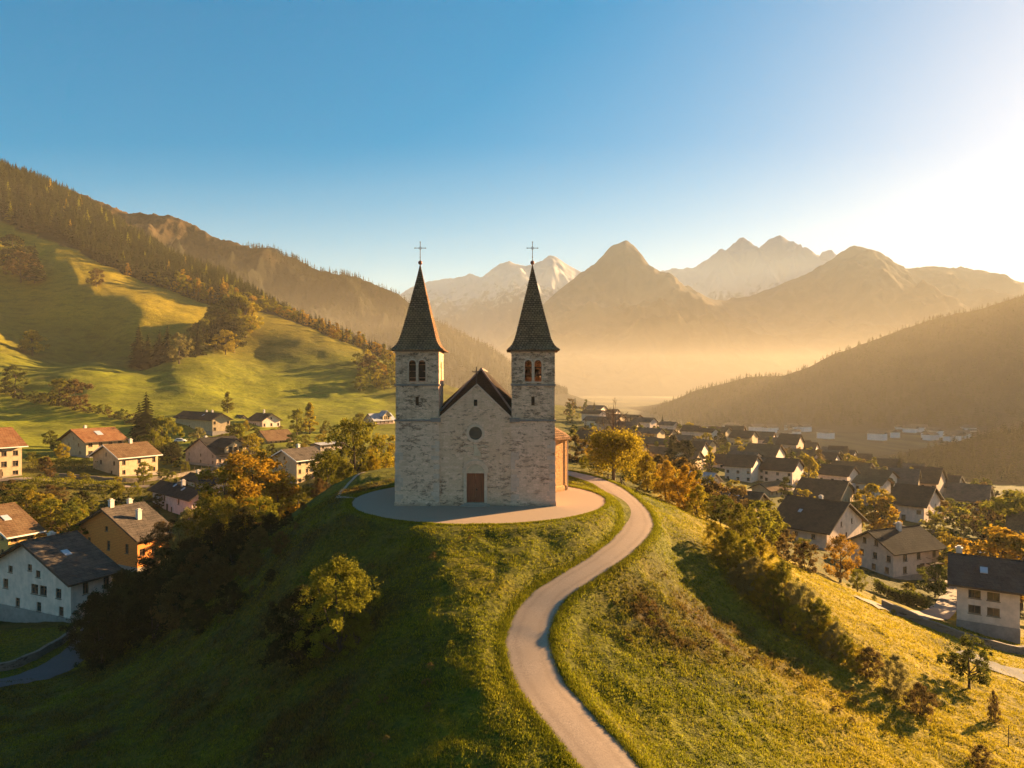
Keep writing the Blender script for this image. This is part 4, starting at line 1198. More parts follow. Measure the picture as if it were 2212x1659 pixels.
# --- left of the church
house('large shaded white house with grey stone slate roof at the lower left', 'A', 153, -50, 243, 1343, 1253, 80, 66, W_COOL, R_SLATE,
      sw=grid((3.6, 2, 0.75, 1.7, 'd', 0.1, 0.5), (1.2, 1, 0.8, 1.0)), gw=grid((0.95, 4, 0.85, 1.15), (3.0, 2, 1.35, 1.2, 'd', 0.13, 0.10), (3.0, 1, 1.0, 1.2, 'd', -0.28), (3.0, 1, 1.0, 1.2, 'd', 0.36), (4.9, 2, 0.85, 0.85, 'd', -0.05, 0.34), (5.5, 1, 0.8, 0.8, 'd', 0.02)), slope=0.46, over=1.0, skylight=((-0.1, -0.45, 1.0),), chim=((0.35, 0.15, 0.5),))
house('orange timber chalet with broad grey stone slate roof and two chimneys', 'A', 297, 168, 368, 1232, 1160, 105, 62, W_ORANGE, R_SLATE,
      sw=grid((2.6, 3, 0.9, 1.1)), gw=grid((3.0, 2, 0.85, 1.5, 'd', 0.18, 0.3), (5.6, 1, 0.8, 0.8), (3.0, 1, 0.85, 1.5, 'd', -0.3)), slope=0.46, over=1.1, chim=((-0.7, 0.02, 1.0), (0.0, -0.5, 1.2), (0.55, 0.1, 0.8)), gable_board=W_ORANGE)
house('honey yellow timber house with brown tiled roof at the left edge of the photo', 'A', 18, -95, 78, 1214, 1153, 105, 64, W_YELLOW, R_BROWN,
      sw=grid((1.5, 2, 1.0, 1.2), (3.4, 2, 0.95, 1.1)), gw=g2, slope=0.44, over=1.2, fascia=M_FRAMEW, skylight=((-0.2, -0.5, 1.3),))
house('white house with steep black roof and lit gable behind the golden tree', 'B', 414, 330, 456, 1126, 1076, 130, -42, W_COOL, R_BLACK,
      sw=grid((1.0, 3, 0.85, 1.2), (3.1, 2, 0.85, 1.3, 'd', 0.0, 0.36)), gw=grid((1.2, 2, 0.9, 1.2), (3.4, 1, 0.9, 1.2)), slope=0.62, over=0.8, chim=((0.1, 0.05, 0.9),), skylight=((0.3, -0.4, 0.7), (-0.2, -0.2, 0.7)))
house('dark roofed white house just behind the steep black roof', 'B', 462, 398, 490, 1072, 1046, 152, -42, W_WHITE, R_BLACK, sw=g2, gw=g2, slope=0.5, chim=((-0.5, -0.1, 0.8),))
house('cream house with brown roof standing beside the garden wall, arched first floor window', 'A', 258, 201, 341, 1032, 988, 163, 60, W_CREAM, R_BROWN,
      sw=grid((1.2, 3, 0.8, 1.0), (3.5, 3, 0.85, 1.15)), gw=grid((3.3, 2, 0.9, 1.0, 'd', 0.05, 0.5), (1.0, 1, 0.9, 1.0, 'd', 0.2), (5.3, 1, 0.5, 0.9)), slope=0.46, over=0.8, chim=((0.25, 0.0, 0.7),), fascia=M_FRAMEW)
house('white and cream house with rusty brown roof and roof dormer below the green meadow', 'A', 186, 133, 268, 988, 953, 185, 60, W_CREAM, R_RED,
      sw=grid((1.2, 4, 1.2, 0.9), (3.3, 4, 1.1, 1.15)), gw=grid((1.1, 2, 0.7, 0.9, 'd', 0, 0.5), (3.2, 2, 0.6, 1.0, 'd', 0, 0.4), (5.0, 1, 0.5, 0.8)), slope=0.46, over=1.0, chim=((-0.35, 0.1, 0.8),), skylight=((0.0, -0.45, 2.0),))
house('pale cream house with reddish tiled roof cut off by the left edge', 'A', -85, -140, 47, 1042, 969, 142, 56, W_CREAM, R_RED,
      sw=grid((1.0, 4, 1.1, 0.9), (3.0, 5, 1.1, 1.2), (5.3, 5, 1.0, 1.1)), gw=g2, slope=0.45, over=1.0, fascia=M_FRAMEW)
house('pink washed barn house with black roof and open timber gable over a balcony', 'A', 467, 401, 537, 1007, 981, 185, 56, W_PINK, R_BLACK,
      sw=grid((1.4, 4, 0.9, 1.0)), gw=grid((0.9, 3, 0.7, 0.8), (2.6, 3, 0.6, 0.8)), slope=0.52, over=0.5, dormer=(0.15, 6.5, 3.6, R_BLACK), balcony=('S', -4.0, 6.5, 2.6, 0.9), chim=((-0.6, 0.1, 0.5),))
house('tall three storey cream house with grey roof, its brown side wall in shadow', 'A', 641, 588, 699, 1050, 993, 160, 58, W_CREAM, R_SLATE,
      sw=grid((1.2, 4, 0.75, 0.95), (3.3, 4, 0.75, 1.0), (5.2, 4, 0.75, 0.85)), gw=grid((3.2, 2, 0.9, 1.3, 'w', 0.0, 0.2), (6.3, 1, 0.7, 0.8), (1.2, 2, 0.8, 1.0)), slope=0.46, over=0.9, chim=((0.1, 0.1, 0.8),), fascia=M_FRAMEW)
house('old barn with long black roof, dark timber side and cream lit gable', 'B', 459, 379, 497, 934, 906, 260, -42, W_CREAM, R_BLACK,
      sw=(), gw=grid((1.2, 2, 1.0, 1.2), (3.6, 2, 0.9, 1.1)), slope=0.60, over=0.9, chim=((0.5, 0.1, 0.9), (0.2, 0.1, 0.7)), skylight=((0.3, -0.5, 1.0),))
house('small white gabled house with dark roof just right of the old barn', 'B', 567, 536, 605, 926, 908, 285, -40, W_WHITE, R_DBROWN, sw=grid((1.6, 3, 0.9, 1.1)), gw=grid((1.5, 3, 0.9, 1.2), (4.2, 1, 0.8, 0.9)), slope=0.62, chim=((0.0, 0.0, 1.2),))
house('narrow pale cottage squeezed between the old barn and white gabled house', 'B', 517, 502, 532, 922, 905, 300, -40, W_WHITE, R_SLATE, sw=g2, gw=g2, slope=0.8, detail=1)
house('long low cottage with brown sunlit roof in front of the white gabled house', 'A', 580, 551, 632, 961, 950, 230, 50, W_CREAM, R_BROWN, sw=grid((1.0, 5, 0.8, 0.8)), gw=grid((1.0, 1, 0.8, 0.8)), slope=0.62, over=0.9)
house('bright white chalet with grey cross gabled roof left of the church tower', 'A', 808, 787, 852, 927, 908, 300, 52, W_COOL, R_ZINC, sw=grid((1.0, 5, 0.7, 1.0), (2.8, 5, 0.7, 0.9)), gw=g2, slope=0.8, over=0.7, dormer=(0.2, 4.6, 3.8, R_ZINC), balcony=('S', -5, 5, 2.0, 0.8), chim=((0.7, 0, 0.8),))
house('low shed with flat pale grey sheet roof behind the golden trees', 'A', 692, 671, 742, 974, 962, 212, 54, W_GREY, R_ZINC, sw=grid((1.0, 3, 0.9, 0.8)), slope=0.16, over=0.6, cat='shed', name='shed', detail=1)
house('small house with plum brown roof between trees and church tower', 'A', 816, 800, 852, 980, 968, 222, 54, W_GREY, R_DBROWN, sw=grid((1.1, 3, 0.8, 0.8)), slope=0.5, detail=1)
# --- right of the church
house('big cream house with grey slate roof cut off by the right edge, four dark windows', 'B', 2203, 2067, 2300, 1366, 1272, 74, -33, W_WHITE, R_DSLATE, Wm=8.5,
      sw=grid((1.75, 2, 1.15, 0.95, 'd', -0.06, 0.30), (3.45, 2, 1.15, 0.95, 'd', -0.06, 0.30)), gw=g2, slope=0.46, over=0.95, skylight=((-0.1, -0.55, 0.9),), chim=((-0.92, 0.1, 0.7),), door=False)
house('three storey white house with dark slate roof and chimney, side balcony with railing', 'A', 1930, 1838, 2028, 1252, 1190, 110, 22, W_WHITE, R_BLACK,
      sw=grid((1.25, 2, 0.9, 1.15, 'd', -0.1, 0.30), (3.25, 2, 0.9, 1.15, 'd', -0.1, 0.30), (3.25, 1, 0.9, 1.1, 'd', 0.4)), gw=grid((1.2, 2, 0.8, 1.0, 'd', 0.2, 0.3), (3.1, 3, 0.8, 1.05, 'd', 0.08, 0.62), (5.2, 2, 0.75, 1.0, 'd', -0.1, 0.42), (6.3, 1, 0.5, 0.7)), slope=0.56, over=0.9,
      chim=((0.1, -0.12, 1.0),), balcony=('S', 2.2, 5.2, 1.9, 1.1))
house('pale farmhouse with long dark roof beside the three storey white house', 'B', 1786, 1668, 1864, 1190, 1147, 125, -48, W_WHITE, R_DBROWN,
      sw=grid((2.2, 3, 0.8, 0.9, 'd', -0.05, 0.62)), gw=grid((1.6, 2, 0.75, 1.1, 'd', -0.1, 0.28), (4.0, 2, 0.7, 1.0, 'd', 0.05, 0.3)), slope=0.52, over=0.9, skylight=((-0.3, -0.5, 0.8),), chim=((0.1, 0.05, 0.6),))
house('small white house with dark roof and two rows of gable windows near the lawn', 'B', 1996, 1923, 2031, 1134, 1092, 175, -46, W_COOL, R_DBROWN,
      sw=grid((3.1, 2, 1.1, 1.0, 'd', 0, 0.7)), gw=grid((1.4, 2, 0.9, 1.1, 'd', 0, 0.4), (3.7, 2, 0.8, 1.0, 'd', 0, 0.4)), slope=0.52, over=1.0)
house('ochre house with dark red brown roof beside the yellow green bushes', 'B', 1626, 1533, 1657, 1117, 1090, 150, -44, plaster('ochre_render', (0.66, 0.42, 0.16)), R_DBROWN,
      sw=grid((1.2, 2, 0.7, 0.9)), gw=grid((0.9, 4, 0.6, 0.9), (2.4, 3, 0.6, 0.8), (4.2, 1, 0.6, 0.7)), slope=0.56, over=1.0, skylight=((-0.2, -0.5, 0.9), (0.15, -0.4, 0.9)))
house('cream house with colonnaded front and dark hipped looking roof', 'B', 1810, 1718, 1852, 1103, 1077, 185, -40, W_CREAM, R_DBROWN, sw=grid((1.3, 4, 0.9, 1.0)), gw=grid((1.3, 5, 0.7, 1.8)), slope=0.46, over=1.0)
house('pale house with lit window wall under a brown roof right behind the ochre house', 'A', 1664, 1624, 1702, 1088, 1059, 185, 34, W_CREAM, R_BROWN, sw=grid((1.0, 4, 0.8, 1.0), (2.7, 4, 0.8, 0.9)), gw=grid((1.2, 2, 0.8, 1.0)), slope=0.5, over=0.8)
house('large farm building with long reddish brown roof and pale gable in the mid village', 'B', 1861, 1786, 1897, 1054, 1036, 240, -46, W_CREAM, R_BROWN, sw=grid((1.2, 3, 1.0, 1.0)), gw=grid((1.3, 1, 1.0, 1.1)), slope=0.62, over=1.0)
house('brown roofed barn adjoining the back of the large farm building', 'B', 1903, 1866, 1920, 1042, 1029, 270, -46, W_GREY, R_BROWN, sw=(), gw=(), slope=0.6, detail=1)
house('dark roofed house with stone grey gable left of the columnar golden tree', 'B', 1711, 1658, 1739, 1056, 1033, 225, -46, W_GREY, R_DBROWN, sw=grid((1.3, 3, 0.8, 1.0)), gw=grid((1.2, 2, 0.8, 1.0), (3.4, 1, 0.8, 0.9)), slope=0.55, over=0.9)
house('dark roofed house behind the columnar golden tree', 'B', 1727, 1666, 1750, 1019, 1004, 290, -46, W_GREY, R_DBROWN, sw=grid((1.2, 3, 0.9, 1.0)), gw=g2, slope=0.5, detail=1)
house('house with dark roof and arched pale gable in the mid village', 'B', 1638, 1588, 1657, 1019, 1001, 270, -46, W_GREY, R_DBROWN, sw=grid((1.2, 3, 0.8, 1.0)), gw=grid((1.2, 2, 0.8, 1.1), (3.2, 1, 0.8, 0.9)), slope=0.5, detail=1)
house('white house with grey roof left of the rounded gable house', 'B', 1531, 1495, 1545, 987, 969, 320, -44, W_WHITE, R_SLATE, sw=grid((1.2, 5, 0.7, 1.1)), gw=g2, slope=0.5, detail=1)
house('white house with rounded looking gable and dark grey roof', 'B', 1586, 1541, 1600, 993, 976, 300, -44, W_WHITE, R_SLATE, sw=grid((1.2, 4, 0.8, 1.1)), gw=grid((1.3, 2, 0.9, 1.2)), slope=0.55, detail=1)
house('low house with pale blue grey metal roof above the orange bushes', 'B', 1527, 1482, 1556, 1064, 1045, 190, -44, W_WHITE, R_ZINC, sw=g2, gw=grid((1.2, 2, 0.8, 1.0)), slope=0.62, over=0.8)
house('small outbuilding with pale metal roof beside the dark conifers', 'B', 1432, 1408, 1450, 1026, 1010, 240, -44, W_GREY, R_ZINC, sw=(), gw=(), slope=0.5, detail=1, cat='outbuilding', name='outbuilding')
house('wide house with black roof at the edge of the village plateau', 'B', 2064, 1985, 2082, 1068, 1053, 250, -42, W_GREY, R_DBROWN, sw=grid((1.1, 4, 0.9, 0.9)), gw=(), slope=0.42, detail=1)
house('long grey roofed building at the right end of the village plateau', 'B', 2130, 2046, 2168, 1100, 1084, 212, -40, W_GREY, R_SLATE, sw=grid((1.1, 4, 0.9, 0.9)), gw=(), slope=0.5, detail=1)
house('brown roofed house above the orange trees at the right edge', 'B', 2245, 2178, 2280, 1192, 1166, 140, -40, W_GREY, R_BROWN, sw=grid((1.3, 2, 0.9, 1.0)), gw=(), slope=0.5)
house('brown roofed far house standing right of the tall dark conifer', 'B', 1606, 1572, 1627, 970, 959, 390, -44, W_CREAM, R_DBROWN, sw=grid((1.2, 3, 1.0, 1.1)), gw=g2, slope=0.55, detail=1)
house('little orange gabled cottage in the middle of the village gardens', 'B', 1500, 1489, 1517, 1008, 995, 262, -50, W_YELLOW, R_BROWN, sw=(), gw=grid((1.2, 2, 0.7, 1.0)), slope=0.8, detail=1)
house('grey roofed house just right of the church chapel', 'B', 1256, 1220, 1266, 938, 926, 420, -40, W_GREY, R_SLATE, sw=grid((1.2, 3, 1.0, 1.0)), gw=(), slope=0.5, detail=1)
house('shaded dark house half hidden by the big golden tree', 'B', 1263, 1222, 1283, 990, 968, 300, -40, W_GREY, R_DBROWN, sw=grid((1.4, 3, 1.0, 1.2)), gw=g2, slope=0.5, detail=1)
house('hall with wide grey metal roof behind the big golden tree', 'B', 1452, 1400, 1464, 950, 941, 430, -38, W_GREY, R_ZINC, sw=grid((1.2, 3, 1.4, 1.0)), gw=(), slope=0.42, detail=1, cat='hall', name='hall')
house('brown house high in the village left of the lone conifer', 'B', 1416, 1390, 1429, 931, 920, 520, -40, W_GREY, R_BROWN, sw=(), gw=(), slope=0.5, detail=1)
house('brown ridge top house nearest the misty valley', 'B', 1268, 1238, 1283, 896, 887, 620, -40, W_GREY, R_BROWN, sw=(), gw=(), slope=0.5, detail=1)
FARG = 'small houses crowded in the hazy upper village'
rr = random.Random(19)
far_spots = [(1345, 915, 560), (1300, 908, 590), (1370, 930, 480), (1330, 940, 440), (1290, 925, 520), (1355, 962, 360), (1305, 965, 380), (1500, 958, 420), (1550, 952, 450), (1640, 975, 400), (1690, 985, 380), (1745, 1000, 350),
             (1480, 1030, 230), (1570, 1030, 245), (1605, 1045, 215), (1420, 975, 350), (1395, 955, 420), (1655, 1000, 330), (1800, 1005, 370), (1920, 1035, 330), (1960, 1075, 220), (1885, 1085, 190)]
taken = [(px, D) for px, py, D in far_spots]
tries = 0
while len(far_spots) < 92 and tries < 4000:
    tries += 1
    px = rr.uniform(1270, 2060); D = rr.uniform(190, 600)
    x = (px - CX) / F * D
    if D > 620 - (px - 1250) * 0.42 or gz(x, D) < -42: continue
    if any(abs(px - a) < 14 + 3000 / D and abs(D - b) < 20 for a, b in taken): continue
    if any(math.hypot(x - hx, D - hy) < hr + 9 for hx, hy, hr in HOUSES): continue
    taken.append((px, D)); far_spots.append((px, CY + (CAMZ - gz(x, D)) * F / D, D))
for i, (px, py, D) in enumerate(far_spots):
    w_ = rr.uniform(10, 15) / D * F / 2; fr_ = i >= 22 and D > 260
    house('hazy pale walled village house crowded among roofs and autumn trees', 'B', px + w_ * 0.45, px - w_, px + w_, py, py - rr.uniform(4.2, 5.6) / D * F, D, rr.uniform(-55, -28), rr.choice((W_PINK, W_CREAM, W_WHITE, W_WHITE)), rr.choice((R_DBROWN, R_SLATE, R_BROWN, R_DBROWN)),
          sw=grid((1.3, 3, 0.9, 1.1)) if fr_ else grid((1.3, 3, 0.9, 1.1), (3.4, 3, 0.9, 1.0)), gw=() if fr_ else grid((1.3, 2, 0.9, 1.0)), slope=rr.uniform(0.42, 0.6), detail=0, group=FARG, plinth=False, door=False)
# far white hamlet on the valley floor: individual little blocks, walls and roofs only
hm_bm = bmesh.new(); box(hm_bm, -9, 9, -6, 6, -4, 8); prism(hm_bm, [(-7, 7.9), (7, 7.9), (0, 12)], -10, 10, lambda u, v, w_: (w_, u, v), 1)
hm_me = bm_mesh('hamlet_house', hm_bm, [plaster('hamlet_white', (0.78, 0.74, 0.70)), R_SLATE])
for i in range(34):
    px = rr.choice((rr.gauss(1985, 42), rr.gauss(2070, 18), rr.gauss(1560, 60), rr.gauss(1700, 40))); D = rr.uniform(820, 1050)
    if 1500 > px or px > 2120: px = 1990 + i
    x = (px - CX) / F * D
    o = link('hamlet_house', hm_me, None, (x, D, gz(x, D)), rr.uniform(0, 3), rr.uniform(0.6, 1.1))
    props(o, 'tiny white house of the hazy hamlet on the valley floor', 'house', 'white houses of the far valley hamlet')
# ------------------------------------------------------------------ vegetation
def leaf_mat(name, c0, c1, c2, trans=0.45):
    t = NT(name); co = t.coord('Object')
    oi = t.node('ShaderNodeObjectInfo').outputs['Random']
    at_ = t.sep(t.attr('leaf').outputs['Color'])
    n = t.noise(t.node('ShaderNodeNewGeometry').outputs['Position'], 0.55, 3, 0.6)
    f = t.math('ADD', t.math('MULTIPLY', at_[0], 0.55), t.math('MULTIPLY', n, 0.6))
    c = t.ramp(f, [(0.22, c0), (0.5, c1), (0.82, c2)])
    hs = t.node('ShaderNodeHueSaturation'); t.set(hs.inputs['Color'], c)
    t.set(hs.inputs['Hue'], t.math('ADD', 0.488, t.math('MULTIPLY', oi, 0.024)))
    t.set(hs.inputs['Value'], t.math('ADD', 0.8, t.math('MULTIPLY', oi, 0.4)))
    col = hs.outputs[0]
    d = t.node('ShaderNodeBsdfDiffuse'); t.set(d.inputs[0], col)
    tr = t.node('ShaderNodeBsdfTranslucent'); t.set(tr.inputs[0], t.mix(0.3, col, tuple(min(1, v * 1.6) for v in c2)))
    m = t.node('ShaderNodeMixShader'); m.inputs[0].default_value = trans
    t.l.new(d.outputs[0], m.inputs[1]); t.l.new(tr.outputs[0], m.inputs[2])
    return t.done(m.outputs[0])


LEAF = {
    'green': leaf_mat('leaf_green', (0.020, 0.030, 0.006), (0.055, 0.065, 0.010), (0.11, 0.11, 0.016)),
    'olive': leaf_mat('leaf_olive', (0.038, 0.040, 0.006), (0.105, 0.100, 0.010), (0.20, 0.175, 0.016)),
    'gold': leaf_mat('leaf_gold', (0.075, 0.060, 0.006), (0.19, 0.145, 0.011), (0.34, 0.25, 0.018)),
    'orange': leaf_mat('leaf_orange', (0.085, 0.048, 0.006), (0.23, 0.130, 0.012), (0.38, 0.225, 0.018)),
    'brown': leaf_mat('leaf_brown', (0.035, 0.022, 0.008), (0.085, 0.055, 0.018), (0.17, 0.11, 0.032)),
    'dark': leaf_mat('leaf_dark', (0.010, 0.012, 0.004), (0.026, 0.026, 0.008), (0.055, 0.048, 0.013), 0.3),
    'silver': leaf_mat('leaf_silver', (0.05, 0.05, 0.014), (0.13, 0.115, 0.03), (0.26, 0.22, 0.075)),
    'fir': leaf_mat('needle_dark', (0.007, 0.009, 0.003), (0.016, 0.018, 0.005), (0.034, 0.033, 0.008), 0.15),
    'firwarm': leaf_mat('needle_warm', (0.008, 0.010, 0.003), (0.019, 0.021, 0.005), (0.038, 0.036, 0.008), 0.18),
    'larch': leaf_mat('needle_gold', (0.09, 0.055, 0.008), (0.21, 0.125, 0.013), (0.34, 0.20, 0.02), 0.35),
}
M_BARK = plain('bark', (0.075, 0.052, 0.035), 0.95, 0.35, 6, 0.6)
M_TWIG = plain('bare_twig', (0.14, 0.095, 0.06), 0.95, 0.3, 6, 0.3)


def leaf_quads(cen, nrm, size, rng, aspect=0.6):
    n = len(cen)
    r = rng.normal(size=(n, 3)); nv = nrm + 0.75 * r; nv /= np.linalg.norm(nv, axis=1, keepdims=True) + 1e-9
    a = np.cross(nv, rng.normal(size=(n, 3))); a /= np.linalg.norm(a, axis=1, keepdims=True) + 1e-9
    b = np.cross(nv, a)
    s = size * rng.uniform(0.65, 1.3, (n, 1))
    v = np.stack([cen - a * s, cen - b * s * aspect + nv * s * 0.12, cen + a * s, cen + b * s * aspect - nv * s * 0.06], 1)
    return v.reshape(-1, 3), np.arange(4 * n).reshape(n, 4)


def envelope(kind, t):
    """crown radius (share of the widest) at relative height t of the crown"""
    if kind == 'round': return np.sqrt(np.clip(1 - (2 * t - 0.9) ** 2 / 1.25, 0, 1))
    if kind == 'oval': return np.sqrt(np.clip(1 - (2 * t - 0.85) ** 2 / 1.4, 0, 1)) ** 1.15
    if kind == 'shrub': return np.sqrt(np.clip(1 - (t * 1.02) ** 2.2, 0, 1)) * (0.75 + 0.25 * np.clip(t * 4, 0, 1))
    if kind == 'cone': return np.clip(1.02 - t, 0.02, 1) ** 0.8 * np.clip(0.45 + t * 3.2, 0, 1)
    return 1 + 0 * t


def broad_mesh(seed, kind, nleaf, lsize, ncl, z0=0.18, rad=0.42, spreadc=0.10, upper_bare=0.0):
    rng = np.random.default_rng(seed)
    cl = []
    while len(cl) < ncl:
        t = rng.uniform(0, 1); ang = rng.uniform(0, 2 * np.pi)
        rr_ = envelope(kind, np.array(t)) * (rng.uniform(0.1, 1) ** 0.45)
        lump = 1 + 0.28 * math.sin(3 * ang + seed) * math.sin(5 * t + seed * 1.7) + rng.normal() * 0.10
        cl.append((rr_ * rad * lump * math.cos(ang), rr_ * rad * lump * math.sin(ang), z0 + t * (1 - z0) * (1 + rng.normal() * 0.02)))
    cl = np.array(cl)
    w_ = rng.uniform(0.4, 1.6, ncl); w_ /= w_.sum()
    ci = rng.choice(ncl, nleaf, p=w_)
    sp = spreadc * rng.uniform(0.6, 1.25, ncl)
    d = rng.normal(size=(nleaf, 3)); d /= np.linalg.norm(d, axis=1, keepdims=True)
    rr_ = rng.uniform(0, 1, (nleaf, 1)) ** 0.5
    cen = cl[ci] + d * rr_ * sp[ci][:, None] * np.array([1, 1, 0.8])
    cen[:, 2] = np.maximum(cen[:, 2], 0.015)
    axis = cen - np.array([0, 0, z0 + 0.35 * (1 - z0)]); axis /= np.linalg.norm(axis, axis=1, keepdims=True) + 1e-9
    v, f = leaf_quads(cen, d * 0.6 + axis * 0.6 + np.array([0, 0, 0.35]), lsize, rng)
    lv = np.repeat(np.clip(rng.uniform(0, 1, nleaf) * 0.6 + rng.uniform(0, 1, ncl)[ci] * 0.4, 0, 1), 4)
    crown = np_mesh('crown', v, f, LEAF['green'], False, {'leaf': np.stack([lv] * 3, -1)})
    bm = bmesh.new()
    top = 0.86
    rs = random.Random(seed)
    if kind == 'shrub':
        for k in range(6):
            a = rs.uniform(0, 6.28); tgt = cl[rs.randrange(ncl)]
            tube(bm, [(0.03 * math.cos(a), 0.03 * math.sin(a), -0.05), (tgt[0] * 0.5 + 0.03 * math.cos(a), tgt[1] * 0.5, tgt[2] * 0.45), tuple(tgt)], [0.012, 0.009, 0.003], 4)
    else:
        pts = [(0, 0, -0.06), (0.004, 0.0, 0.08), (rs.uniform(-.015, .015), rs.uniform(-.015, .015), 0.3), (rs.uniform(-.03, .03), rs.uniform(-.03, .03), 0.55), (rs.uniform(-.03, .03), rs.uniform(-.03, .03), top)]
        tube(bm, pts, [0.034, 0.024, 0.019, 0.012, 0.003], 7)
        for k in range(12):
            tgt = cl[rs.randrange(ncl)]; zb = min(max(0.16, tgt[2] - rs.uniform(0.12, 0.3)), 0.6)
            tube(bm, [(0, 0, zb), (tgt[0] * 0.5, tgt[1] * 0.5, zb + (tgt[2] - zb) * 0.6), tuple(tgt)], [0.011, 0.008, 0.002], 4)
    return bm_mesh('trunk', bm, M_BARK), crown


def conifer_mesh(seed, tiers, per, droop=0.35, rad=0.2, z0=0.08, subs=1):
    rng = np.random.default_rng(seed)
    V, Fc, L = [], [], []
    n = 0
    for i in range(tiers):
        t = i / (tiers - 1); z = z0 + (1 - z0) * t ** 0.92
        r = rad * (1 - t) ** 0.85 * (0.8 + 0.35 * rng.random()) + 0.012
        m = max(4, int(per * (1 - 0.55 * t)))
        ph = rng.random() * 6.28
        for k in range(m):
            a = ph + 2 * np.pi * k / m + rng.normal() * 0.2
            rr_ = r * rng.uniform(0.7, 1.15); wd = rr_ * rng.uniform(0.28, 0.45)
            dx, dy = math.cos(a), math.sin(a); dr = droop * rr_ * rng.uniform(0.6, 1.5)
            h = (1 - z0) / tiers
            p0 = (0.0 * dx, 0.0 * dy, z + 0.75 * h)
            pm1 = (dx * rr_ * 0.6 - dy * wd, dy * rr_ * 0.6 + dx * wd, z - dr * 0.35); pm2 = (dx * rr_ * 0.6 + dy * wd, dy * rr_ * 0.6 - dx * wd, z - dr * 0.35)
            tip = (dx * rr_, dy * rr_, z - dr)
            V += [p0, pm1, tip, pm2]; Fc.append((n, n + 1, n + 2, n + 3)); n += 4
            L += [rng.random()] * 4
    me = np_mesh('crown', np.array(V), np.array(Fc), LEAF['fir'], False, {'leaf': np.stack([np.array(L)] * 3, -1)})
    bm = bmesh.new(); tube(bm, [(0, 0, -0.06), (0, 0, 0.3), (0, 0, 0.97)], [0.02, 0.014, 0.002], 5)
    return bm_mesh('trunk', bm, M_BARK), me


PROTO = {}
for k in range(3):
    PROTO['hi_round', k] = broad_mesh(10 + k, 'round', 9000, 0.0165, 110, 0.16, 0.44, 0.085)
    PROTO['hi_fine', k] = broad_mesh(25 + k, 'shrub', 20000, 0.0125, 150, 0.03, 0.52, 0.085)
    PROTO['hi_shrub', k] = broad_mesh(20 + k, 'shrub', 11000, 0.0175, 120, 0.03, 0.5, 0.10)
    PROTO['mid_round', k] = broad_mesh(30 + k, 'round', 3200, 0.028, 60, 0.15, 0.42, 0.10)
    PROTO['mid_oval', k] = broad_mesh(40 + k, 'oval', 3000, 0.026, 60, 0.13, 0.30, 0.085)
    PROTO['mid_shrub', k] = broad_mesh(50 + k, 'shrub', 3200, 0.03, 55, 0.03, 0.52, 0.11)
    PROTO['mid_cone', k] = broad_mesh(60 + k, 'cone', 2600, 0.026, 60, 0.08, 0.23, 0.06)
    PROTO['lo_round', k] = broad_mesh(70 + k, 'round', 700, 0.055, 28, 0.12, 0.42, 0.11)
    PROTO['lo_cone', k] = broad_mesh(80 + k, 'cone', 600, 0.048, 26, 0.06, 0.24, 0.07)
    PROTO['lo_shrub', k] = broad_mesh(90 + k, 'shrub', 600, 0.065, 24, 0.03, 0.52, 0.12)
    PROTO['fir', k] = conifer_mesh(100 + k, 20, 13)
    PROTO['lofir', k] = conifer_mesh(110 + k, 11, 8)
CATN = {'round': ('tree', 'tree'), 'oval': ('tree', 'tree'), 'cone': ('larch_tree', 'tree'), 'shrub': ('shrub', 'shrub'), 'fine': ('shrub', 'shrub'), 'fir': ('fir_tree', 'tree'), 'lofir': ('fir_tree', 'tree')}
TREES = []


def tree(label, px, D, top, kind='mid_round', col='green', wide=1.0, group=None, k=None, parts=True, base=None, sink=0.0, h=None):
    x = (px - CX) / F * D
    z = gz(x, D) - sink
    if h is None: h = CAMZ - (top - CY) / F * D - z
    h = max(h, 0.6)
    k = RND.randrange(3) if k is None else k
    tr_me, cr_me = PROTO[kind, k]
    nm, cat = CATN[kind.split('_')[-1]]
    rz = RND.uniform(0, 6.28)
    mat_ = LEAF[col]
    if parts:
        root = empty(nm, (x, D, z), rz)
        props(root, label, cat, group)
        t_ = link('trunk' if nm != 'shrub' else 'stem', tr_me, root, sc=(h, h, h))
        c_ = link('crown', cr_me, root, sc=(h * wide, h * wide, h))
    else:
        c_ = link(nm, cr_me, None, (x, D, z), rz, (h * wide, h * wide, h)); props(c_, label, cat, group)
    c_.material_slots[0].link = 'OBJECT'; c_.material_slots[0].material = mat_
    TREES.append((x, D, h * 0.4))
    return c_


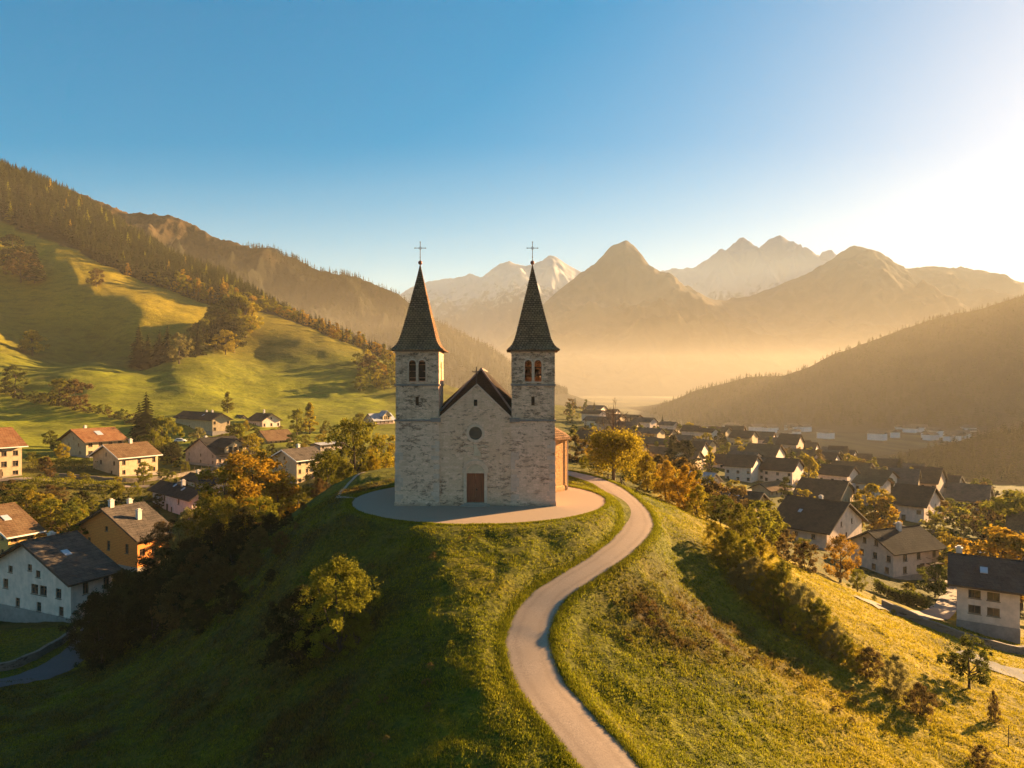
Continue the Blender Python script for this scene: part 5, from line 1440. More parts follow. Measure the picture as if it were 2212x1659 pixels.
# ---- near shrubs and trees on the knoll
tree('sunlit yellow green shrub standing alone on the shaded left slope', 734, 43.6, 1212, 'hi_fine', 'olive', 1.0, k=0)
tree('dark shrub tucked under the left side of the sunlit slope shrub', 652, 45.5, 1275, 'hi_shrub', 'dark', 1.1, k=1)
tree('low shrub at the foot of the sunlit slope shrub', 772, 42.6, 1325, 'hi_shrub', 'olive', 1.1, k=2)
BR = 'dark shrubs along the shaded left brow of the knoll'
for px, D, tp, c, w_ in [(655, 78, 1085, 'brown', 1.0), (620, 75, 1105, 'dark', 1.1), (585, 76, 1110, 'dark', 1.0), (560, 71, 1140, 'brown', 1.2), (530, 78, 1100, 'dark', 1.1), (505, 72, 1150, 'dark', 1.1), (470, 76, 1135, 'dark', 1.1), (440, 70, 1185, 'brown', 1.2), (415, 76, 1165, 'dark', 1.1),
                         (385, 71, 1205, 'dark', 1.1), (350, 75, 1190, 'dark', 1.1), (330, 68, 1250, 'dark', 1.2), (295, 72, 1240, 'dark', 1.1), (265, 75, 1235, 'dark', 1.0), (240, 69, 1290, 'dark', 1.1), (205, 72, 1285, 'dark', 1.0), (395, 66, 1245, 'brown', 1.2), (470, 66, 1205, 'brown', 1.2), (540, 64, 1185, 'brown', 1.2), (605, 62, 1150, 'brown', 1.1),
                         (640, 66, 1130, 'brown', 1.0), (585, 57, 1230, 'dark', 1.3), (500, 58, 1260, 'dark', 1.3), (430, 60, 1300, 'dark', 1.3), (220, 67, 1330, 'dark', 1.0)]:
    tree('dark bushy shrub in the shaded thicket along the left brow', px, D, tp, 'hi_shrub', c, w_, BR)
tree('huge orange golden tree in front of the three storey cream house', 545, 100, 978, 'hi_round', 'orange', 1.15, k=0)
tree('orange tree leaning against the left of the huge golden tree', 487, 97, 1012, 'hi_round', 'gold', 1.0, k=1)
tree('golden tree on the right shoulder of the huge orange tree', 602, 104, 1020, 'hi_round', 'gold', 0.9, k=2)
tree('shadowed leafy tree under the huge orange tree', 560, 92, 1075, 'hi_round', 'olive', 1.3, k=1)
tree('dusky tree beside the white house with steep black roof', 470, 88, 1080, 'hi_round', 'olive', 1.0, k=2)
tree('pale wispy shrub in front of the white house with black roof', 405, 88, 1105, 'hi_shrub', 'silver', 0.7, k=0)
tree('shadowed tree partly hiding the lit wall of the orange chalet', 372, 90, 1125, 'hi_round', 'brown', 0.9, k=0)
tree('tall yellow green tree left of the church tower', 765, 112, 905, 'hi_round', 'olive', 0.85, k=0)
tree('yellow tree touching the left church tower', 825, 118, 940, 'hi_round', 'gold', 0.9, k=1)
tree('dim yellow tree between the cream house and the church', 705, 106, 975, 'hi_round', 'olive', 0.9, k=2)
tree('brown green bush at the rim left of the forecourt', 690, 92, 1035, 'hi_shrub', 'brown', 0.9, k=1)
tree('golden bush at the rim behind the forecourt', 745, 96, 1000, 'hi_shrub', 'olive', 0.9, k=2)
tree('yellow bush pressed against the tower foot at the rim', 805, 98, 985, 'hi_shrub', 'gold', 0.8, k=0)
# ---- right of the church, along the brow
tree('rounded golden bush directly right of the big half bare tree', 1398, 83, 985, 'hi_shrub', 'gold', 0.9, k=0)
tree('rust and gold bush second from the big half bare tree', 1442, 80, 1000, 'hi_shrub', 'orange', 0.85, k=1)
tree('bright orange bush with tall twigs above the path bend', 1482, 78, 1010, 'hi_shrub', 'orange', 0.75, k=2)
tree('yellow bush at the lower end of the orange hedge row', 1508, 76, 1050, 'hi_shrub', 'gold', 0.9, k=0)
tree('olive bush behind the big half bare tree trunk', 1362, 92, 985, 'hi_shrub', 'olive', 0.9, k=2)
tree('small yellow bush between the chapel and the big half bare tree', 1262, 92, 985, 'hi_shrub', 'olive', 0.8, k=1)
tree('dark green rounded bush below the ochre house', 1556, 76, 1070, 'hi_round', 'green', 1.0, k=0)
tree('dark yellow green bush right of the dark rounded bush', 1597, 74, 1092, 'hi_shrub', 'olive', 0.9, k=1)
SL = 'bushes in the long thicket down the right slope'
for px, D, tp, c, w_, lb in [(1585, 61, 1128, 'olive', 0.85, 'tall feathery olive bush at the top of the right slope thicket'), (1560, 63, 1140, 'olive', 0.8, 'small bush on the left end of the right slope thicket'), (1640, 60, 1140, 'gold', 0.85, 'yellowish bush behind the top of the right slope thicket'),
                             (1632, 57, 1185, 'silver', 0.9, 'pale silvery bush in the middle of the right slope thicket'), (1585, 57.5, 1205, 'silver', 0.95, 'grey green bush casting the long shadow on the right slope'), (1690, 56.5, 1195, 'olive', 0.8, 'olive bush beside the golden grass strip'),
                             (1735, 54, 1245, 'silver', 0.85, 'silvery bush two thirds down the right slope thicket'), (1770, 53, 1275, 'olive', 0.8, 'olive bush near the lower end of the right slope thicket'), (1808, 51.5, 1325, 'silver', 0.8, 'last pale bush at the lower end of the right slope thicket'), (1690, 54, 1265, 'olive', 0.8, 'low olive bush on the shady side of the right slope thicket')]:
    tree(lb, px, D, tp + 22, 'hi_fine', c, w_, SL)
for i, (px, D, hh, c) in enumerate([(1610, 58.8, 3.4, 'olive'), (1655, 56.5, 3.2, 'gold'), (1668, 55.2, 2.8, 'olive'), (1705, 55.4, 2.9, 'silver'), (1722, 53.2, 2.4, 'gold'), (1752, 53.6, 2.7, 'olive'), (1785, 52.0, 2.4, 'gold'), (1795, 51.0, 2.0, 'silver'), (1825, 50.6, 2.1, 'olive'), (1842, 50.0, 1.8, 'gold'), (1612, 56.8, 2.6, 'silver'), (1640, 55.8, 2.2, 'gold'), (1575, 60.0, 3.0, 'olive'), (1545, 61.5, 2.6, 'gold')]):
    tree('low leafy bush filling the gaps of the right slope thicket', px, D, 0, 'hi_fine', c, 0.95, SL + ', low fillers', h=hh)
tree('low rust brown bush below the right slope thicket', 1878, 49.5, 1400, 'hi_shrub', 'brown', 1.1, k=0)
tree('pale dry twiggy bush below the rust brown bush', 1932, 48, 1418, 'hi_shrub', 'silver', 0.8, k=2)
tree('small dark bush lowest on the right slope', 1985, 46, 1478, 'hi_shrub', 'brown', 1.0, k=1)
tree('small green tree standing alone at the lower right with leaning trunk', 2094, 54, 1376, 'hi_round', 'green', 0.9, k=1)
tree('dark bush at the bottom right corner edge', 2120, 41, 1612, 'hi_shrub', 'brown', 1.0, k=2)
tree('thin bare sapling near the right edge on the grass', 2146, 48, 1495, 'hi_shrub', 'brown', 0.4, k=1)
tree('orange green tree in front of the pale farmhouse', 1735, 92, 1162, 'hi_round', 'olive', 0.9, k=0)
tree('bushy tree at the left corner of the pale farmhouse', 1692, 90, 1160, 'hi_round', 'brown', 0.9, k=1)
tree('rusty gold tree at the corner of the three storey white house', 1815, 88, 1160, 'hi_round', 'orange', 0.8, k=2)
tree('olive tree below the three storey white house', 1852, 82, 1230, 'hi_round', 'olive', 0.85, k=0)
tree('yellow green shrub below the white house garden', 1888, 78, 1285, 'hi_shrub', 'olive', 0.9, k=1)
tree('low bush at the lower end of the garden wall', 1930, 72, 1320, 'hi_shrub', 'olive', 1.1, k=2)
tree('clipped round green tree beside the white house balcony', 2020, 99, 1222, 'mid_round', 'green', 1.15, k=0)
tree('dense green tree behind the big cream house', 2058, 112, 1188, 'mid_round', 'green', 1.2, k=1)
tree('yellow garden tree behind the clipped round tree', 2040, 125, 1155, 'mid_round', 'gold', 0.9, k=2)
tree('orange tree above the roof of the big cream house', 2160, 101, 1148, 'mid_round', 'orange', 1.2, k=0)
tree('orange tree at the right edge above the big cream house', 2205, 100, 1158, 'mid_round', 'orange', 1.1, k=1)
tree('big dark olive tree at the right edge of the lawn', 2188, 150, 1068, 'mid_round', 'olive', 1.2, k=2)
tree('brownish tree left of the big olive tree by the lawn', 2132, 158, 1085, 'mid_round', 'brown', 1.1, k=0)
tree('plump golden tree between the colonnaded house and small white house', 1888, 152, 1050, 'mid_oval', 'gold', 1.2, k=0)
tree('lower golden tree leaning right of the plump golden tree', 1908, 150, 1075, 'mid_oval', 'orange', 1.0, k=1)
tree('tall columnar golden tree in the middle of the village', 1748, 200, 985, 'mid_oval', 'gold', 0.75, k=2)
tree('pyramid shaped dark green fir near the plateau edge', 1943, 262, 988, 'fir', 'firwarm', 1.5, k=0)
tree('yellow larch near the plateau edge', 1967, 228, 1012, 'mid_cone', 'gold', 1.2, k=0)
tree('lone thin dark fir against the misty valley', 1431, 400, 897, 'fir', 'fir', 1.2, k=1)
tree('bright golden tree right of the lone thin fir', 1489, 372, 913, 'mid_round', 'gold', 1.0, k=1)
tree('dark companion tree left of the bright golden tree', 1468, 375, 917, 'mid_round', 'green', 0.9, k=2)
tree('small rounded golden tree before the white grey roofed house', 1537, 345, 938, 'mid_round', 'gold', 1.0, k=0)
tree('olive tree in the gap right of the bright golden tree', 1520, 380, 922, 'mid_round', 'olive', 0.9, k=1)
tree('broad dark fir before the misty right slope', 1565, 330, 930, 'fir', 'firwarm', 1.5, k=2)
tree('tall dark fir left of a close pair in the village', 1449, 212, 943, 'fir', 'fir', 1.6, k=0)
tree('bulky dark tree right of a close pair of dark trees', 1480, 206, 952, 'mid_oval', 'dark', 1.2, k=1)
tree('small flame orange tree below the dark pair', 1438, 180, 985, 'mid_cone', 'orange', 1.3, k=2)
tree('dark fir by the mid village roofs', 1667, 292, 964, 'fir', 'fir', 1.4, k=1)
tree('dark fir rising over the roofs left of the columnar golden tree', 1738, 302, 958, 'fir', 'firwarm', 1.4, k=2)
tree('gold tree behind the large farm building', 1832, 292, 982, 'mid_round', 'gold', 1.0, k=2)
tree('round dark tree left of the large farm building', 1785, 284, 985, 'mid_round', 'green', 1.1, k=0)
# ---- left village
tree('tall dark fir at the meadow edge with spreading branches', 316, 215, 850, 'fir', 'firwarm', 1.7, k=0)
tree('second pointed tree at the meadow edge left of the tall fir', 300, 222, 872, 'fir', 'firwarm', 1.6, k=1)
tree('yellow green tree right below the tall dark fir', 350, 205, 902, 'mid_round', 'olive', 0.95, k=1)
tree('low green tree at the foot of the tall dark fir', 330, 198, 935, 'mid_round', 'olive', 1.1, k=2)
tree('pale reddish birch before the old barn', 428, 228, 925, 'mid_round', 'silver', 1.0, k=0)
tree('green tree in front of the narrow pale cottage', 512, 215, 915, 'mid_oval', 'olive', 1.2, k=1)
tree('yellow tree beside the pink barn house', 545, 192, 940, 'mid_round', 'gold', 1.0, k=2)
tree('olive tree right of the pink barn house', 575, 182, 975, 'mid_round', 'olive', 1.0, k=0)
tree('golden larch right of the white gabled house', 669, 268, 872, 'mid_cone', 'gold', 1.3, k=1)
tree('olive larch paired with the golden larch', 641, 262, 885, 'mid_oval', 'olive', 1.1, k=2)
tree('lone yellowish larch on the slope above the narrow cottage', 491, 305, 848, 'mid_cone', 'olive', 1.5, k=0)
tree('yellow tree left of the bright white chalet', 778, 285, 893, 'mid_round', 'olive', 1.0, k=1)
tree('small orange tree before the slope left of the bright white chalet', 742, 290, 905, 'mid_round', 'orange', 0.8, k=2)
tree('large spreading olive shrub behind the yellow timber house', 110, 120, 1080, 'mid_round', 'olive', 1.3, k=0)
tree('tall shrub right of the yellow timber house', 150, 112, 1112, 'mid_round', 'olive', 1.2, k=1)
tree('dense shrub above the yellow timber house roof', 40, 128, 1045, 'mid_round', 'olive', 1.4, k=2)
tree('dim shrub at the left edge above the yellow timber house', -5, 126, 1060, 'mid_round', 'green', 1.3, k=0)
tree('brown green shrub on the bank below the light road', 85, 134, 1062, 'mid_round', 'brown', 1.2, k=1)
tree('yellow bush under the cream house with arched window', 252, 152, 1030, 'mid_shrub', 'gold', 0.9, k=0)
tree('green bush on the bank right of the yellow bush', 292, 148, 1042, 'mid_shrub', 'olive', 1.1, k=1)
tree('olive bush on the bank toward the black roofed house', 330, 145, 1045, 'mid_shrub', 'olive', 1.1, k=2)
tree('dark bush on the bank below the light road', 215, 145, 1050, 'mid_shrub', 'green', 1.1, k=0)
tree('round hedge tree beside the cut off cream house', 60, 158, 1005, 'mid_shrub', 'green', 1.0, k=1)
HG = 'garden hedge bushes in the left village'
for px, D, tp in [(90, 165, 1000), (112, 168, 998), (135, 172, 1000), (158, 168, 1004), (178, 165, 1010), (360, 190, 985), (380, 185, 995), (700, 260, 930), (720, 255, 928), (745, 262, 922), (765, 250, 935), (690, 230, 945), (660, 235, 948), (500, 245, 930), (480, 240, 938), (450, 232, 945), (640, 215, 958), (560, 208, 962),
                   (350, 165, 1012), (375, 160, 1020), (95, 150, 1025), (120, 150, 1022), (150, 150, 1020), (180, 150, 1022), (605, 150, 1020), (715, 170, 990), (840, 250, 945), (830, 210, 965), (850, 190, 980)]:
    tree('leafy garden bush in the hedges of the left village', px, D, tp, 'mid_shrub', RND.choice(('olive', 'green', 'gold', 'brown', 'olive')), RND.uniform(0.9, 1.4), HG)
LG = 'small trees and bushes filling the gardens of the left village'
cnt = 0
while cnt < 75:
    px = RND.uniform(-20, 720); D = RND.uniform(112, 285)
    x = (px - CX) / F * D
    py = CY + (CAMZ - gz(x, D)) * F / D
    if py < np.interp(px, [0, 270, 480, 720], [965, 955, 905, 900]) or py > 1150: continue
    if any(abs(x - hx) < hr + 0.5 and abs(D - hy) < hr + 0.5 for hx, hy, hr in HOUSES): continue
    if any(hy > D and abs(px - (CX + F * hx / hy)) < hr * F / hy * 0.9 and hy - D < 32 for hx, hy, hr in HOUSES) and RND.random() < 0.9: continue
    if px < 450 and 138 < D < 160 and RND.random() < 0.8: continue
    tree('garden bush or small tree filling the gaps of the left village', px, D, 0, RND.choice(('mid_shrub', 'mid_shrub', 'mid_round', 'mid_oval')), RND.choice(('green', 'olive', 'olive', 'gold', 'brown', 'dark')), RND.uniform(0.9, 1.4), LG, h=RND.uniform(2.2, 5.5))
    cnt += 1
for px, D, hh in [(-10, 132, 3.5), (25, 136, 3), (60, 131, 3.2), (95, 127, 3.5), (130, 134, 3), (165, 126, 4), (200, 131, 3), (235, 137, 3.2), (180, 118, 4), (215, 122, 3.4), (255, 128, 3), (300, 134, 3), (340, 139, 2.8), (120, 113, 4), (70, 118, 4)]:
    tree('garden bush or small tree filling the gaps of the left village', px, D, 0, 'mid_shrub', RND.choice(('olive', 'olive', 'green', 'brown')), RND.uniform(1.1, 1.6), LG, h=hh)
# ---- left hillside, single trees
tree('pale green birch standing in front of the gully copse', 387, 372, 722, 'mid_oval', 'silver', 1.1, k=0)
CP = 'dark trees of the copse in the meadow gully'
for px, D, tp in [(362, 378, 705), (345, 382, 715), (300, 392, 704), (320, 390, 722), (336, 386, 735), (410, 388, 722), (430, 395, 700), (372, 388, 740), (398, 395, 718)]:
    tree('dark fir in the shaded copse of the meadow gully', px, D, tp, 'fir', RND.choice(('fir', 'firwarm', 'fir')), 1.5, CP)
RW = 'trees along the top of the shaded gully'
for px, D, tp, c in [(440, 430, 690, 'olive'), (455, 440, 672, 'green'), (470, 445, 660, 'olive'), (485, 450, 655, 'green'), (500, 455, 640, 'olive'), (515, 455, 638, 'olive'), (530, 462, 650, 'gold'), (425, 425, 698, 'green'), (545, 470, 655, 'gold'), (488, 430, 690, 'dark'), (465, 425, 700, 'dark'), (505, 435, 688, 'dark')]:
    tree('leafy tree on the crest above the shaded gully', px, D, tp, 'mid_oval', c, 1.3, RW)
tree('round yellow bush on the shaded face of the meadow knob', 487, 420, 715, 'mid_round', 'gold', 1.2, k=0)
tree('tall dark fir alone on the upper left meadow', 75, 492, 528, 'fir', 'fir', 1.5, k=2)
tree('dark bushy fir left of the lone meadow fir', 28, 500, 512, 'mid_oval', 'dark', 1.5, k=0)
tree('brown bush under the lone meadow firs', 45, 492, 545, 'mid_round', 'brown', 1.2, k=1)
tree('round dark bush on the ridge of the left meadow', 208, 488, 582, 'mid_round', 'brown', 1.1, k=2)
tree('small round bush on the lower meadow ridge', 376, 500, 650, 'mid_round', 'brown', 1.1, k=0)
tree('ragged golden tree on the lit left meadow', 70, 388, 714, 'mid_oval', 'gold', 1.5, k=1)
tree('low bush beside the ragged golden meadow tree', 50, 386, 740, 'mid_shrub', 'olive', 1.4, k=2)
tree('dark round tree at the left end of the field hedge', 32, 312, 792, 'mid_oval', 'green', 1.3, k=0)
tree('rounded tree in the middle of the field hedge', 128, 296, 820, 'mid_round', 'olive', 1.1, k=1)
tree('broad rounded tree right of the middle hedge tree', 162, 290, 823, 'mid_round', 'brown', 1.2, k=2)
FH = 'low bushes of the hedge between the two meadows'
for i in range(34):
    s = i / 33; px = -10 + s * 320; D = 312 - s * 36
    tree('low brown green bush in the hedge between the meadows', px, D + RND.uniform(-3, 3), 0, 'lo_shrub', RND.choice(('brown', 'dark', 'olive', 'green')), RND.uniform(1.0, 1.6), FH, h=RND.uniform(2.2, 4.6))
tree('small dark bush on the sunny brow of the meadow knob', 768, 462, 760, 'mid_round', 'brown', 1.2, k=0)
tree('dark bush on the lower right of the meadow knob', 785, 440, 800, 'mid_round', 'brown', 1.2, k=1)
KB = 'golden shrubs on the knob slope beside the church tower'
for i in range(34):
    px = RND.uniform(770, 900); D = RND.uniform(385, 445)
    tree('golden shrub on the knob slope left of the church tower', px, D, 0, 'lo_round', RND.choice(('gold', 'olive', 'orange', 'olive', 'brown')), RND.uniform(1.0, 1.4), KB, h=RND.uniform(5, 10))
# ---- filler trees of the village, individually placed among the houses
VG = 'small trees among the roofs of the hazy village'
cnt = 0
while cnt < 290:
    D = RND.choice((RND.uniform(150, 320), RND.uniform(250, 560))); px = RND.uniform(1225, 2200)
    x = (px - CX) / F * D; z = gz(x, D)
    if z < -44 or px < 1290 and D < 200 or (px - 1250) * 0.34 > 330 and D > 420: continue
    if px > 1500 and D > 620 - (px - 1250) * 0.38: continue
    if px < 1560 and D < 190: continue
    if any(abs(x - hx) < hr and abs(D - hy) < hr * 0.9 for hx, hy, hr in HOUSES): continue
    if any(hy > D and abs(px - (CX + F * hx / hy)) < 28 and hy - D < 45 and hy < 260 for hx, hy, hr in HOUSES): continue
    kd = RND.choice(('lo_round', 'lo_round', 'lo_round', 'lo_cone', 'lofir', 'lo_shrub', 'lo_shrub'))
    c = RND.choice(('fir', 'firwarm')) if kd == 'lofir' else RND.choice(('green', 'olive', 'gold', 'gold', 'brown', 'dark', 'olive', 'green'))
    tree('small leafy garden tree among the hazy village roofs', px, D, 0, kd, c, RND.uniform(0.9, 1.4), VG, h=RND.uniform(2.5, 7.5) * (1.35 if kd in ('lofir', 'lo_cone') else 1))
    cnt += 1
# right wooded terrace edge
HB = 'bushes along the slope edge between knoll and village'
for px, D, hh in [(1330, 105, 5), (1372, 100, 5), (1290, 110, 4), (1420, 98, 5), (1470, 96, 6), (1510, 94, 5.5), (1545, 92, 5), (1640, 84, 5), (1660, 96, 6), (1625, 98, 5), (1590, 100, 6), (1700, 78, 3.5), (1740, 76, 3.2), (1240, 105, 4), (1960, 92, 2.5), (1350, 125, 6), (1400, 130, 6), (1450, 140, 6), (1520, 135, 5)]:
    tree('leafy bush on the wooded slope between knoll and village', px, D, 0, 'mid_shrub', RND.choice(('olive', 'gold', 'orange', 'brown', 'olive')), RND.uniform(0.9, 1.2), HB, h=hh)


# ---- the special half bare tree
def half_bare():
    px, D = 1325, 86
    x = (px - CX) / F * D; z = gz(x, D); h = CAMZ - (870 - CY) / F * D - z
    root = empty('tree', (x, D, z)); props(root, 'big golden tree with bare branching top beside the path behind the church', 'tree')
    rs = random.Random(4); bm = bmesh.new(); tips = []
    def grow(p, d, ln, r, lvl):
        q = p + d * ln
        mid = (p + q) / 2 + Vector((rs.uniform(-1, 1), rs.uniform(-1, 1), rs.uniform(-0.3, 0.6))) * ln * 0.06
        tube(bm, [p, mid, q], [r, r * 0.85, r * 0.66], 6 if lvl < 2 else 4, cap=False)
        tips.append((q, lvl))
        if lvl >= 5: return
        n = 2 if lvl else 3
        for k in range(n + (rs.random() < 0.4)):
            a = rs.uniform(0, 6.28); tilt = rs.uniform(0.3, 0.75)
            e1 = d.orthogonal().normalized(); e2 = d.cross(e1)
            nd = (d * math.cos(tilt) + (e1 * math.cos(a) + e2 * math.sin(a)) * math.sin(tilt) + Vector((0, 0, 0.18))).normalized()
            grow(q, nd, ln * rs.uniform(0.62, 0.8), r * 0.62, lvl + 1)
    p = Vector((0, 0, -0.4)); pz = 0
    tube(bm, [(0, 0, -0.4), (0.03, 0, 0.5), (0.0, 0.05, h * 0.32), (0.06, 0.0, h * 0.58), (0.03, 0.02, h * 0.97)], [0.30, 0.22, 0.17, 0.11, 0.03], 9)
    for zi, zf in enumerate((0.20, 0.25, 0.30, 0.36, 0.42, 0.48, 0.54, 0.60, 0.66, 0.72)):
        for k in range(4):
            a = k * 1.571 + zi * 0.7 + rs.uniform(-0.4, 0.4); up = 0.35 + zf
            grow(Vector((0, 0.02, h * zf)), Vector((math.cos(a), math.sin(a), up)).normalized(), h * 0.16 * (1.2 - zf * 0.85), 0.055, 2)
    for k in range(5):
        a = k * 1.25 + 0.4; grow(Vector((0.03, 0.02, h * (0.64 + 0.055 * k))), Vector((math.cos(a) * 0.4, math.sin(a) * 0.4, 1)).normalized(), h * 0.085, 0.04, 2)
    link('trunk', bm_mesh('trunk', bm, M_TWIG), root)
    rng = np.random.default_rng(8)
    ncl = 95
    dd_ = rng.normal(size=(ncl, 3)); dd_ /= np.linalg.norm(dd_, axis=1, keepdims=True)
    T = dd_ * rng.uniform(0.25, 1, (ncl, 1)) ** 0.5 * np.array([0.45, 0.45, 0.30]) * h + np.array([0, 0, 0.36 * h])
    T[:, :2] *= np.clip(1.25 - T[:, 2:3] / h, 0.3, 1)
    T = np.concatenate([T, [tuple(t_[0]) for t_ in tips if 1.0 < t_[0].z < h * 0.6 and rs.random() < 0.5]])
    T[:, 2] = np.maximum(T[:, 2], 0.7)
    n = 16000
    cen = T[rng.integers(0, len(T), n)] + rng.normal(size=(n, 3)) * np.array([0.48, 0.48, 0.40])
    ok = rng.random(n) < np.clip((h * 0.74 - cen[:, 2]) / (h * 0.22), 0.015, 1)
    cen = cen[ok]; n = len(cen)
    v, f = leaf_quads(cen, rng.normal(size=(n, 3)) + np.array([0, 0, 0.5]), 0.125, rng)
    lv = np.repeat(rng.random(n), 4)
    link('crown', np_mesh('crown', v, f, LEAF['gold'], False, {'leaf': np.stack([lv] * 3, -1)}), root)


half_bare()

# ------------------------------------------------------------------ the big wood on the left hillside
rng = np.random.default_rng(77)
cand = []
N = 26000
cpx = rng.uniform(-260, 905, N); cD = rng.uniform(440, 900, N) ** 1.0
fbD = np.interp(cpx, FB_X, FB_D)
RGX = np.array([-300, 0, 200, 350, 500, 620, 760, 860, 920]); RGD = np.array([900, 870, 810, 750, 690, 630, 570, 548, 530])
rg = np.interp(cpx, RGX, RGD)
edge = fbD + 14 * fbm(cpx / 45, cD / 60, 3, 71) + 3
keep = (cD > edge) & (cD < rg + 18)
cpx, cD, edge = cpx[keep], cD[keep], edge[keep]
cx_w = (cpx - CX) / F * cD
# thin out with a grid so trees do not pile up
cell = {}
for i in range(len(cpx)):
    k = (int(cx_w[i] / 4.6), int(cD[i] / 5.2))
    if k not in cell: cell[k] = i
sel = np.array(sorted(cell.values()))
cpx, cD, cx_w, edge = cpx[sel], cD[sel], cx_w[sel], edge[sel]
cz = H(cx_w, cD)
ch_ = rng.uniform(9, 17, len(sel)) * np.interp(cpx, [0, 450, 900], [1.08, 0.92, 0.62])
depth_in = cD - edge
order = np.argsort(cD - 0.18 * (cpx < 0) * 400 + np.where((cpx < -5), 1e4, 0))
WG = 'trees along the lower edge of the hillside wood'
ind = []
last = {}
for i in order:
    if len(ind) >= 270: break
    if depth_in[i] < 42 and cpx[i] > -5: ind.append(i)
indset = set(int(i) for i in ind)
for i in ind:
    warm = fbm(np.array([cx_w[i] / 30]), np.array([cD[i] / 30]), 2, 5)[0]
    if depth_in[i] < 22 and RND.random() < (0.30 if cpx[i] < 380 else 0.62): kd, c = RND.choice((('lo_cone', 'larch'), ('lo_round', 'gold'), ('lo_round', 'olive'), ('lo_cone', 'olive'), ('lo_round', 'orange')))
    else: kd, c = 'lofir', RND.choice(('fir', 'firwarm', 'firwarm'))
    rt = empty('fir_tree' if kd == 'lofir' else 'larch_tree' if kd == 'lo_cone' else 'tree', (cx_w[i], cD[i], cz[i] - 0.3), RND.uniform(0, 6.28))
    tm, cm = PROTO[kd, RND.randrange(3)]
    hh = ch_[i] * (0.72 if kd == 'lo_round' else 1.0)
    link('trunk', tm, rt, sc=hh); o = link('crown', cm, rt, sc=(hh * 1.25, hh * 1.25, hh))
    o.material_slots[0].link = 'OBJECT'; o.material_slots[0].material = LEAF[c]
    props(rt, {'lofir': 'dark conifer at the lower edge of the hillside wood', 'lo_cone': 'yellowing larch at the lower edge of the hillside wood', 'lo_round': 'autumn leaf tree at the lower edge of the hillside wood'}[kd], 'tree', WG + {'lofir': '', 'lo_cone': ', larches', 'lo_round': ', leafy'}[kd])


def merged(name, label, protos, X, Y, Z, Hs, mats_w, wide=1.0, kind='stuff'):
    """many far trees that read as one mass, in one mesh"""
    rng = np.random.default_rng(5)
    Vs, Fs, Ls, Ms = [], [], [], []
    off = 0
    data = []
    for me_ in protos:
        v = np.empty(len(me_.vertices) * 3, dtype=np.float32); me_.vertices.foreach_get('co', v); v = v.reshape(-1, 3)
        f = np.array([p.vertices[:] for p in me_.polygons], dtype=np.int32)
        data.append((v, f))
    mats = list(dict.fromkeys(m for m, _ in mats_w)); cum = np.cumsum([w_ for _, w_ in mats_w])
    for i in range(len(X)):
        v, f = data[rng.integers(len(data))]
        a = rng.uniform(0, 6.28); c, s = math.cos(a), math.sin(a)
        vv = np.empty_like(v); hs = Hs[i] * wide
        vv[:, 0] = (v[:, 0] * c - v[:, 1] * s) * hs + X[i]; vv[:, 1] = (v[:, 0] * s + v[:, 1] * c) * hs + Y[i]; vv[:, 2] = v[:, 2] * Hs[i] + Z[i]
        Vs.append(vv); Fs.append(f + off); off += len(v)
        tone_ = rng.random()
        Ls.append(np.clip(0.5 * rng.random(len(v) // 4).repeat(4) + 0.5 * tone_, 0, 1))
        Ms.append(np.full(len(f), int(np.searchsorted(cum, rng.random() * cum[-1]))))
    L_ = np.concatenate(Ls)
    me_ = np_mesh(name, np.concatenate(Vs), np.concatenate(Fs), [m for m, _ in mats_w], False, {'leaf': np.stack([L_] * 3, -1)}, np.concatenate(Ms))
    return props(link(name, me_), label, kind=kind)


rest = np.array([i for i in range(len(cpx)) if i not in indset])
merged('forest', 'dense conifer wood covering the upper left hillside', [PROTO['lofir', k][1] for k in range(3)], cx_w[rest], cD[rest], cz[rest] - 0.3, ch_[rest], [(LEAF['fir'], 0.55), (LEAF['firwarm'], 0.42), (LEAF['larch'], 0.01), (LEAF['olive'], 0.03)], 1.5)

tiny = [conifer_mesh(200 + k, 5, 5)[1] for k in range(2)]


def scatter(name, label, co, n, hr, mats_w, seed, mask=None, wide=1.2, vmin=13):
    rng = np.random.default_rng(seed)
    n0, n1 = co.shape[:2]
    i = rng.uniform(vmin - 0.5, n0 - 12, n * 3); j = rng.uniform(0, n1 - 1.01, n * 3)
    i0 = i.astype(int); j0 = j.astype(int); fi = (i - i0)[:, None]; fj = (j - j0)[:, None]
    p = co[i0, j0] * (1 - fi) * (1 - fj) + co[i0 + 1, j0] * fi * (1 - fj) + co[i0, j0 + 1] * (1 - fi) * fj + co[i0 + 1, j0 + 1] * fi * fj
    ok = np.ones(len(p), bool) if mask is None else mask(p, rng)
    p = p[ok][:n]
    hs = rng.uniform(*hr, len(p))
    merged(name, label, tiny, p[:, 0], p[:, 1], p[:, 2] - 0.5, hs, mats_w, wide)


scatter('forest', 'far wooded flank of the brown mountain shoulder', LMC, 12000, (13, 24), [(LEAF['fir'], 0.5), (LEAF['firwarm'], 0.5)], 3,
        lambda p, r: (fbm(p[:, 0] / 260, p[:, 1] / 260, 4, 91) + (500 - p[:, 2]) / 300 > r.uniform(-0.25, 0.25, len(p))) & (p[:, 2] > -20))
scatter('forest', 'hazy wood on the right mountain slope', RMC, 6500, (7, 13), [(LEAF['fir'], 1.0)], 4, None, 1.9)
scatter('forest', 'dark wood on the low hill below the right mountain', RHC, 2200, (4, 8), [(LEAF['fir'], 0.5), (LEAF['firwarm'], 0.5)], 6, None, 2.0)
